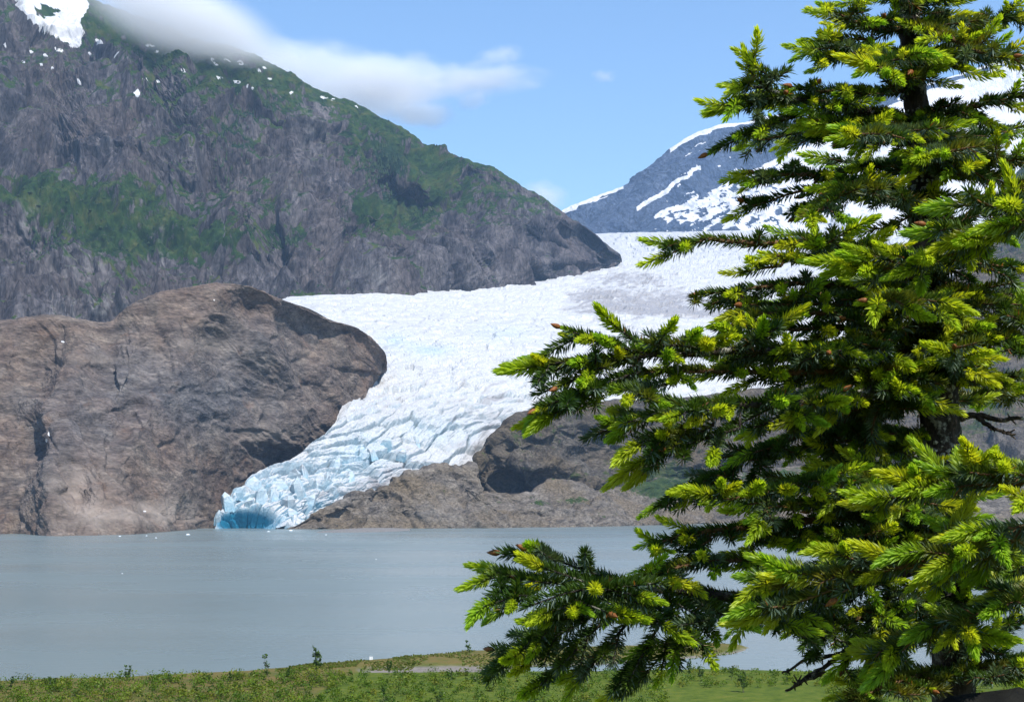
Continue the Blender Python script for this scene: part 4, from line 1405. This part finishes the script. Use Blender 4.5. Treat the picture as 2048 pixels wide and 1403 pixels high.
    V, F, Cc = needles_np(O_, D_, L_, tr.uniform(.00095, .0014, len(O_)), C_, -R_ * .35)
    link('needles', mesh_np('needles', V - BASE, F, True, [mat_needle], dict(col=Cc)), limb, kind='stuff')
    for p, e, sc in shoots:
        SPOTS.append((limb, p, e, sc, r.integers(8), r.uniform(0, 6.28), r.uniform(.8, 1.25)))
    for p, e in buds:
        o = link('bud_cap', bud_mesh, limb)
        q = Vector(e).to_track_quat('X', 'Z')
        o.matrix_parent_inverse = Matrix.Identity(4)
        o.location = Vector(p - BASE)
        o.rotation_mode = 'QUATERNION'
        o.rotation_quaternion = q
        s = r.uniform(.9, 1.25)
        o.scale = (s, s, s)
    return limb


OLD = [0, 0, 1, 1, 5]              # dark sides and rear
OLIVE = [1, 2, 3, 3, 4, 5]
# upper crown
branch([(1812, 60, 2.5), (1740, 55, 2.42), (1690, 35, 2.38), (1645, 15, 2.35)], .007, 95, 8, .05, [((1740, 90), (1608, 82), 'n')], .8)
branch([(1818, 110, 2.5), (1730, 105, 2.40), (1670, 115, 2.33), (1610, 121, 2.30)], .007, 95, 9, 0, [((1680, 130), (1640, 60), 'n')], .8)
branch([(1810, 10, 2.5), (1760, -20, 2.35), (1690, -50, 2.3)], .006, 90, 7, .05, (), .7)
branch([(1812, 30, 2.5), (1870, -10, 2.4), (1940, -50, 2.35)], .006, 90, 7, 0, (), .6)
branch([(1815, 50, 2.5), (1880, 60, 2.35), (1960, 95, 2.25), (2060, 110, 2.2)], .007, 100, 9, 0, (), .5, OLIVE)
branch([(1822, 130, 2.5), (1900, 90, 2.5), (1980, 40, 2.46), (2080, 20, 2.42)], .007, 110, 9, 0, (), .5)
branch([(1820, 120, 2.5), (1795, 120, 2.3), (1765, 130, 2.15), (1740, 140, 2.05)], .006, 90, 8, 0, (), .8)
# second tier
branch([(1832, 240, 2.5), (1740, 225, 2.42), (1640, 205, 2.35), (1560, 190, 2.3), (1525, 165, 2.27), (1490, 130, 2.25)], .010, 120, 12, 0,
       [((1540, 175), (1445, 158), 'n'), ((1560, 205), (1425, 212), 'n'), ((1570, 220), (1418, 240), 'n'), ((1610, 235), (1432, 284), 'b'), ((1600, 245), (1500, 262), 'n'), ((1545, 175), (1500, 130), 'n')], .75)
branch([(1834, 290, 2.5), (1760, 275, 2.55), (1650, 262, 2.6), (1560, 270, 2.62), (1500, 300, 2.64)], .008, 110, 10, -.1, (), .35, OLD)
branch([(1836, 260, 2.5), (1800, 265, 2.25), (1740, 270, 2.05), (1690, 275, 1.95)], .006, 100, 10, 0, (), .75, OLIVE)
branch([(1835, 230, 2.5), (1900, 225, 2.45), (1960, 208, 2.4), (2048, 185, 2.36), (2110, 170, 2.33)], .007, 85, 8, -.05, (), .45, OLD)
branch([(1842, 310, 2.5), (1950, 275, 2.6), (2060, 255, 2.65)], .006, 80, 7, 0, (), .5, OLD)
branch([(1845, 340, 2.5), (1920, 335, 2.42), (2000, 322, 2.35), (2110, 310, 2.28)], .008, 120, 11, -.05, (), .65, OLIVE)
branch([(1845, 330, 2.5), (1730, 330, 2.75), (1640, 335, 2.85)], .006, 110, 7, 0, (), .2, OLD)
branch([(1840, 300, 2.5), (1870, 310, 2.2), (1900, 320, 2.0)], .006, 90, 8, 0, (), .7, OLIVE)
# third tier
branch([(1847, 400, 2.5), (1760, 378, 2.45), (1650, 362, 2.40), (1560, 352, 2.36), (1485, 348, 2.33)], .009, 100, 10, -.1,
       [((1620, 388), (1450, 412), 'n'), ((1680, 400), (1580, 428), 'o'), ((1560, 365), (1490, 372), 'n')], .4, OLD)
branch([(1850, 430, 2.5), (1780, 400, 2.3), (1700, 385, 2.15), (1640, 420, 2.05), (1600, 450, 2.0)], .007, 100, 10, 0, (), .7, OLIVE)
branch([(1852, 520, 2.5), (1760, 500, 2.42), (1640, 487, 2.34), (1480, 482, 2.28), (1390, 484, 2.26), (1315, 487, 2.25)], .009, 70, 6, 0,
       [((1400, 490), (1335, 512), 'n'), ((1680, 480), (1580, 455), 'n'), ((1640, 500), (1560, 490), 'n')], .7)
branch([(1858, 560, 2.5), (1760, 545, 2.35), (1650, 520, 2.22), (1545, 518, 2.15)], .008, 110, 11, .05, [((1650, 520), (1640, 478), 'n', -.05), ((1560, 540), (1445, 545), 'n'), ((1690, 530), (1690, 480), 'n', -.05)], .85)
branch([(1860, 590, 2.5), (1740, 572, 2.45), (1600, 562, 2.4), (1480, 576, 2.36), (1380, 592, 2.33)], .008, 90, 9, -.1, [((1500, 600), (1448, 652), 'o'), ((1480, 590), (1420, 610), 'o')], .4)
branch([(2130, 425, 1.75), (2030, 450, 1.8), (1940, 490, 1.86), (1850, 535, 1.92), (1760, 560, 1.97), (1690, 555, 2.0)], .008, 100, 15, .12,
       [((1940, 490), (1910, 480), 'n', -.04), ((1990, 470), (1975, 420), 'n'), ((1840, 540), (1830, 510), 'n', -.05), ((1760, 560), (1735, 530), 'n', -.04), ((2040, 450), (2030, 400), 'n')], .9)
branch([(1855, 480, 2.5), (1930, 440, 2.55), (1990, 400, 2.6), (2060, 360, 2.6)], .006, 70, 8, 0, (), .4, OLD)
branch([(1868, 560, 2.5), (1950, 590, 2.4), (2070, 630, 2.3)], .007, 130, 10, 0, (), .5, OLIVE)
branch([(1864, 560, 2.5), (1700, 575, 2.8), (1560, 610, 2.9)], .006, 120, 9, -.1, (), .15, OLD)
branch([(1865, 600, 2.5), (1830, 600, 2.2), (1790, 590, 2.0), (1750, 590, 1.9)], .006, 110, 10, 0, (), .75)
# middle fan
branch([(1868, 680, 2.5), (1760, 642, 2.4), (1640, 628, 2.33), (1540, 632, 2.3), (1485, 636, 2.28)], .008, 100, 10, -.05, (), .65)
branch([(1873, 740, 2.5), (1760, 715, 2.38), (1640, 705, 2.28), (1500, 698, 2.2), (1380, 700, 2.14), (1250, 708, 2.1), (1130, 718, 2.06), (1042, 723, 2.04)], .011, 165, 20, -.05,
       [((1300, 690), (1128, 680), 'b'), ((1250, 730), (1120, 772), 'b'), ((1280, 760), (1078, 804), 'b'), ((1270, 775), (1062, 818), 'n'), ((1350, 790), (1215, 800), 'n'),
        ((1320, 700), (1255, 670), 'o'), ((1420, 690), (1310, 668), 'o'), ((1200, 740), (1150, 735), 'n', -.05)], .75)
branch([(1878, 730, 2.5), (1800, 745, 2.40), (1730, 785, 2.3), (1640, 800, 2.22), (1540, 810, 2.15), (1430, 810, 2.1), (1330, 830, 2.06), (1235, 842, 2.04)], .013, 140, 16, -.1,
       [((1350, 840), (1165, 854), 'o'), ((1420, 850), (1230, 912), 'n'), ((1430, 870), (1234, 950), 'n'), ((1480, 880), (1345, 905), 'b'), ((1450, 830), (1385, 850), 'n', -.05)], .7, None, .18)
branch([(1880, 790, 2.5), (1720, 830, 2.52), (1580, 880, 2.5), (1480, 930, 2.48), (1345, 1022, 2.45)], .008, 120, 11, -.2, [((1470, 930), (1272, 1010), 'n'), ((1540, 880), (1500, 960), 'o')], .3, OLD)
branch([(1872, 700, 2.5), (1720, 760, 2.85), (1560, 790, 2.95)], .006, 130, 9, -.1, (), .1, OLD)
branch([(1872, 650, 2.5), (1980, 670, 2.35), (2090, 690, 2.28)], .007, 130, 10, -.05, (), .55, OLIVE)
branch([(1878, 690, 2.5), (1900, 720, 2.2), (1920, 690, 2.0)], .006, 100, 8, 0, (), .6)
branch([(1880, 770, 2.5), (1960, 762, 2.45), (2080, 735, 2.42)], .008, 60, 5, 0, (), .3, OLIVE, .4)
branch([(1885, 800, 2.5), (1960, 800, 2.62), (2080, 790, 2.65)], .006, 90, 8, -.1, (), .35, [3, 4, 4, 2])
branch([(1870, 700, 2.5), (1790, 770, 2.42), (1745, 830, 2.4), (1738, 905, 2.39)], .005, 60, 4, -.5, (), .2, OLD, .35)
branch([(1870, 760, 2.5), (1700, 742, 2.36), (1520, 748, 2.25), (1380, 762, 2.18), (1250, 772, 2.12)], .008, 120, 12, -.05, (), .7, OLIVE)
# lower middle
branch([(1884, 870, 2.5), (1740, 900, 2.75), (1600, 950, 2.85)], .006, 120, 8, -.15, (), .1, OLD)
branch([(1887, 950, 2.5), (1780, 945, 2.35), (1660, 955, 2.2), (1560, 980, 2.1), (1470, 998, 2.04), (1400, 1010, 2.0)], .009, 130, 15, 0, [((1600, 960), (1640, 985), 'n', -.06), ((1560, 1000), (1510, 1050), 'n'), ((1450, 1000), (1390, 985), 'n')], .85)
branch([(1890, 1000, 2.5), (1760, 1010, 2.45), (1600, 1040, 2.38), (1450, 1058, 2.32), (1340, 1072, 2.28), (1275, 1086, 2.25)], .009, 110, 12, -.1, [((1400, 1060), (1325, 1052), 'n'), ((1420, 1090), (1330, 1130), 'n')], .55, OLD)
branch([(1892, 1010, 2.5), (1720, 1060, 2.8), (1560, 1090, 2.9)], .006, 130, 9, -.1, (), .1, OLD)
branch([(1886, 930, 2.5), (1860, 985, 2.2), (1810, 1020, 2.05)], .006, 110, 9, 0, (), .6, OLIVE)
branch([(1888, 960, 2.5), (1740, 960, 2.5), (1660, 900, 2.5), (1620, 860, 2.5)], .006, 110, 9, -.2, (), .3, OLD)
# bottom left limb
branch([(1895, 1110, 2.5), (1780, 1150, 2.42), (1640, 1185, 2.35), (1500, 1195, 2.28), (1380, 1185, 2.22), (1250, 1172, 2.17), (1100, 1162, 2.12), (1010, 1161, 2.09), (955, 1159, 2.06)], .014, 185, 20, -.18,
       [((1250, 1155), (1068, 1106), 'b'), ((1150, 1155), (1095, 1140), 'n'), ((1080, 1185), (955, 1228), 'n'), ((1180, 1210), (985, 1312), 'o'), ((1190, 1230), (985, 1332), 'o'), ((1210, 1240), (1050, 1320), 'b'),
        ((1230, 1240), (1085, 1350), 'o'), ((1270, 1250), (1122, 1395), 'n'), ((1330, 1250), (1240, 1400), 'o'), ((1400, 1230), (1270, 1385), 'o'), ((1440, 1220), (1380, 1290), 'o'),
        ((1140, 1180), (1132, 1205), 'n', -.2), ((1190, 1180), (1182, 1200), 'n', -.2), ((1040, 1165), (1015, 1190), 'n', -.16), ((1280, 1180), (1290, 1250), 'o', -.08), ((1060, 1160), (955, 1146), 'n')], .5, [0, 1, 1, 2, 2, 5])
branch([(1600, 1150, 2.33), (1500, 1120, 2.28), (1400, 1125, 2.24), (1330, 1140, 2.2), (1270, 1150, 2.18)], .006, 90, 9, .05, (), .7)
# front limbs from the right
branch([(2130, 1015, 1.7), (2000, 1085, 1.75), (1860, 1122, 1.8), (1720, 1140, 1.85), (1600, 1150, 1.88), (1505, 1152, 1.9)], .008, 100, 17, .05,
       [((1700, 1180), (1478, 1238), 'n'), ((1720, 1110), (1635, 1082), 'n'), ((1850, 1100), (1900, 1060), 'n'), ((1760, 1150), (1690, 1185), 'b')], .75, [2, 3, 3, 4, 5, 5])
branch([(2140, 965, 1.75), (2020, 962, 1.78), (1920, 968, 1.82), (1800, 985, 1.86), (1715, 992, 1.9)], .007, 85, 13, .15,
       [((1840, 980), (1815, 935), 'n'), ((1900, 970), (1880, 935), 'n'), ((1950, 968), (1942, 922), 'n'), ((2010, 965), (2000, 935), 'n')], .85, [2, 3, 5, 5])
branch([(2130, 1165, 1.8), (2020, 1200, 1.82), (1920, 1240, 1.86), (1830, 1280, 1.9), (1735, 1312, 1.93)], .007, 95, 13, -.05, [((1900, 1250), (1945, 1260), 'n')], .6, OLIVE)
branch([(2130, 1080, 1.95), (2050, 1110, 1.98), (1960, 1120, 2.0), (1880, 1180, 2.05)], .006, 95, 10, 0, (), .6, OLIVE)
# lower right and foot
branch([(1900, 1150, 2.5), (2000, 1165, 2.45), (2110, 1195, 2.4)], .006, 100, 8, -.1, (), .4, OLD)
branch([(1895, 1060, 2.5), (1980, 1075, 2.6), (2100, 1090, 2.6)], .006, 110, 8, -.05, (), .3, OLD)
branch([(1905, 1200, 2.5), (1820, 1210, 2.45), (1740, 1232, 2.4), (1660, 1252, 2.36), (1592, 1268, 2.33)], .007, 100, 9, -.2, [((1700, 1260), (1615, 1305), 'o')], .1, OLD)
branch([(1850, 1215, 2.46), (1760, 1260, 2.4), (1710, 1310, 2.36), (1690, 1350, 2.34)], .005, 70, 6, -.3, (), .4, OLD)
branch([(1903, 1270, 2.5), (1960, 1300, 2.42), (2010, 1260, 2.38), (2050, 1215, 2.36)], .005, 70, 6, 0, (), .2, OLD)
branch([(1906, 1330, 2.5), (1990, 1340, 2.4), (2100, 1330, 2.3)], .006, 100, 8, 0, (), .4, OLIVE)
branch([(1906, 1340, 2.5), (1830, 1350, 2.4), (1740, 1375, 2.3), (1660, 1400, 2.25)], .006, 90, 9, 0, (), .4, OLIVE)

# inner limbs that close the crown around the trunk
rf_ = random.Random(8)
for k in range(18):
    y = 120 + k * 68 + rf_.uniform(-15, 15)
    if 350 < y < 520 or 730 < y < 950:
        continue
    xt = np.interp(y, [p[1] for p in TRUNK[::-1]], [p[0] for p in TRUNK[::-1]])
    sgn = -1 if k % 3 else 1
    ln = rf_.uniform(130, 260) * (.75 if sgn > 0 else 1)
    dz = rf_.uniform(-.28, .12)
    branch([(xt, y, 2.5), (xt + sgn * ln * .5, y + rf_.uniform(-12, 12), 2.5 + dz * .6), (xt + sgn * ln, y + rf_.uniform(-20, 30), 2.5 + dz)], .006, 105, 7, -.05, (), .45, [0, 1, 2, 2, 3])

for k, (y, ln, dy, dz) in enumerate([(610, 380, 0, -.12), (655, 420, 15, -.2), (700, 430, 40, -.05), (800, 380, 60, -.1), (860, 330, 60, 0), (935, 420, 40, -.1), (985, 430, 50, -.18), (1050, 400, 40, -.1), (1090, 330, 60, -.2)]):
    xt = np.interp(y, [p[1] for p in TRUNK[::-1]], [p[0] for p in TRUNK[::-1]])
    branch([(xt, y, 2.5), (xt - ln * .35, y + dy * .2, 2.5 + dz * .5), (xt - ln * .7, y + dy * .55, 2.5 + dz), (xt - ln, y + dy, 2.5 + dz * 1.3)], .006, 105, 8, -.05, (), .65, [1, 2, 2, 3])


# bare limbs: dead wood with stubs
def bare_limb(paths, r0, label):
    r = np.random.default_rng(int(abs(paths[0][0][0])))
    parts = []
    for k, pth in enumerate(paths):
        w = catmull(P(*np.array(pth, float).T), 24, 0)
        w += np.cumsum(r.normal(0, .0016, w.shape), 0)
        parts.append(tube(w, np.linspace(r0, r0 * .35, 24) * (1 if k == 0 else .7), 7))
        for j in range(10):
            i = r.integers(3, 23)
            e = r.normal(size=3)
            e /= np.linalg.norm(e)
            parts.append(tube(np.stack([w[i], w[i] + e * r.uniform(.006, .016)]), [.0018, .001], 4))
    V, F = join(parts)
    o = link('branch', mesh_np('branch', V - BASE, F, True, [mat_bark]), spruce)
    o['label'] = label


bare_limb([[(1890, 838, 2.5), (1960, 833, 2.48), (2030, 838, 2.46), (2120, 846, 2.45)], [(1955, 834, 2.48), (1985, 852, 2.46), (2022, 866, 2.44)]], .007, 'bare dead limb right of the trunk')
bare_limb([[(1892, 890, 2.5), (1920, 905, 2.47), (1958, 902, 2.45)]], .005, 'short bare stub on the trunk')
bare_limb([[(1790, 1215, 2.42), (1710, 1290, 2.4), (1640, 1340, 2.38), (1578, 1385, 2.36)], [(1690, 1300, 2.4), (1620, 1325, 2.4), (1572, 1360, 2.4)], [(1650, 1335, 2.38), (1610, 1370, 2.36), (1590, 1392, 2.36)]], .006, 'dead twigs hanging below the lowest limb')
bare_limb([[(1760, 1230, 2.4), (1755, 1300, 2.39), (1752, 1365, 2.39)]], .004, 'single bare twig hanging straight down')

# single new shoots; the nearest and most open ones first, the rest joined per limb
vis = []
for k, (limb, p, e, sc, mi, ro, s2) in enumerate(SPOTS):
    x, y = project(p)
    inside = (-20 < x < 2070) and (-20 < y < 1425)
    vis.append((0 if inside else 1, p[1] - .3 * sc))
order = sorted(range(len(SPOTS)), key=lambda k: vis[k])
rest = {}
for rank, k in enumerate(order):
    limb, p, e, sc, mi, ro, s2 = SPOTS[k]
    q = Vector(e).to_track_quat('X', 'Z').to_matrix() @ Matrix.Rotation(ro, 3, 'X')
    s = sc * s2
    if rank < 300 and vis[k][0] == 0:
        o = link('new_shoot', shoot_meshes[mi], limb)
        o.location = Vector(p - BASE)
        o.rotation_mode = 'QUATERNION'
        o.rotation_quaternion = q.to_quaternion()
        o.scale = (s, s, s)
    elif vis[k][0] == 0:
        me = shoot_meshes[mi]
        n = len(me.vertices)
        co = np.empty(n * 3, np.float32)
        me.vertices.foreach_get('co', co)
        V = (co.reshape(-1, 3) * s) @ np.array(q).T + (p - BASE)
        cl = np.empty(n * 4, np.float32)
        me.attributes['col'].data.foreach_get('color', cl)
        fi = np.empty(len(me.loops), np.int32)
        me.loops.foreach_get('vertex_index', fi)
        fi = fi.reshape(-1, 3)[(np.arange(len(fi) // 3) // 4) % 2 == 0]
        rest.setdefault(limb, []).append((V, fi, cl.reshape(-1, 4)[:, :3]))
for limb, lst in rest.items():
    V, F = join([(a, b) for a, b, c_ in lst])
    link('new_needles', mesh_np('new_needles', V, F, True, [mat_shoot], dict(col=np.concatenate([c_ for a, b, c_ in lst]))), limb, kind='stuff')
# ---- dark boulder at the foot of the tree
bv, bf = [], []
nu, nv = 40, 24
U, Vv = np.meshgrid(np.arange(nu) / nu * 2 * np.pi, np.linspace(0, np.pi, nv))
D3 = np.stack([np.sin(Vv) * np.cos(U), np.sin(Vv) * np.sin(U), np.cos(Vv)], -1)
sq = np.abs(D3) ** .5 * np.sign(D3)
Bp = sq * np.array([.27, .16, .86]) * (1 + .10 * ridged(D3 * 1.6 + 3, 3) + .03 * fbm(D3 * 9, 3))[..., None]
i = np.arange(nu * nv).reshape(nv, nu)
j = np.roll(i, -1, 1)
F = np.stack([i[:-1], i[1:], j[1:], j[:-1]], -1).reshape(-1, 4)
m = M('boulder_rock_shade')
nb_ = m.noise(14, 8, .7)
mat_bo = m.done(m.ramp(nb_, [(.3, (.006, .006, .006)), (.6, (.018, .018, .014)), (.75, (.03, .04, .012))]), .95, m.bump(nb_, .02, .8), .1)  # near-black base holds the shade under the tree; green end is moss
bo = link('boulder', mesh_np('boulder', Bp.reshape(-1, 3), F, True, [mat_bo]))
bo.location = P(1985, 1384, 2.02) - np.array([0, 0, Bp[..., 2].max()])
tag(bo, 'boulder coloured near-black for shade in the bottom right corner under the spruce', 'boulder')
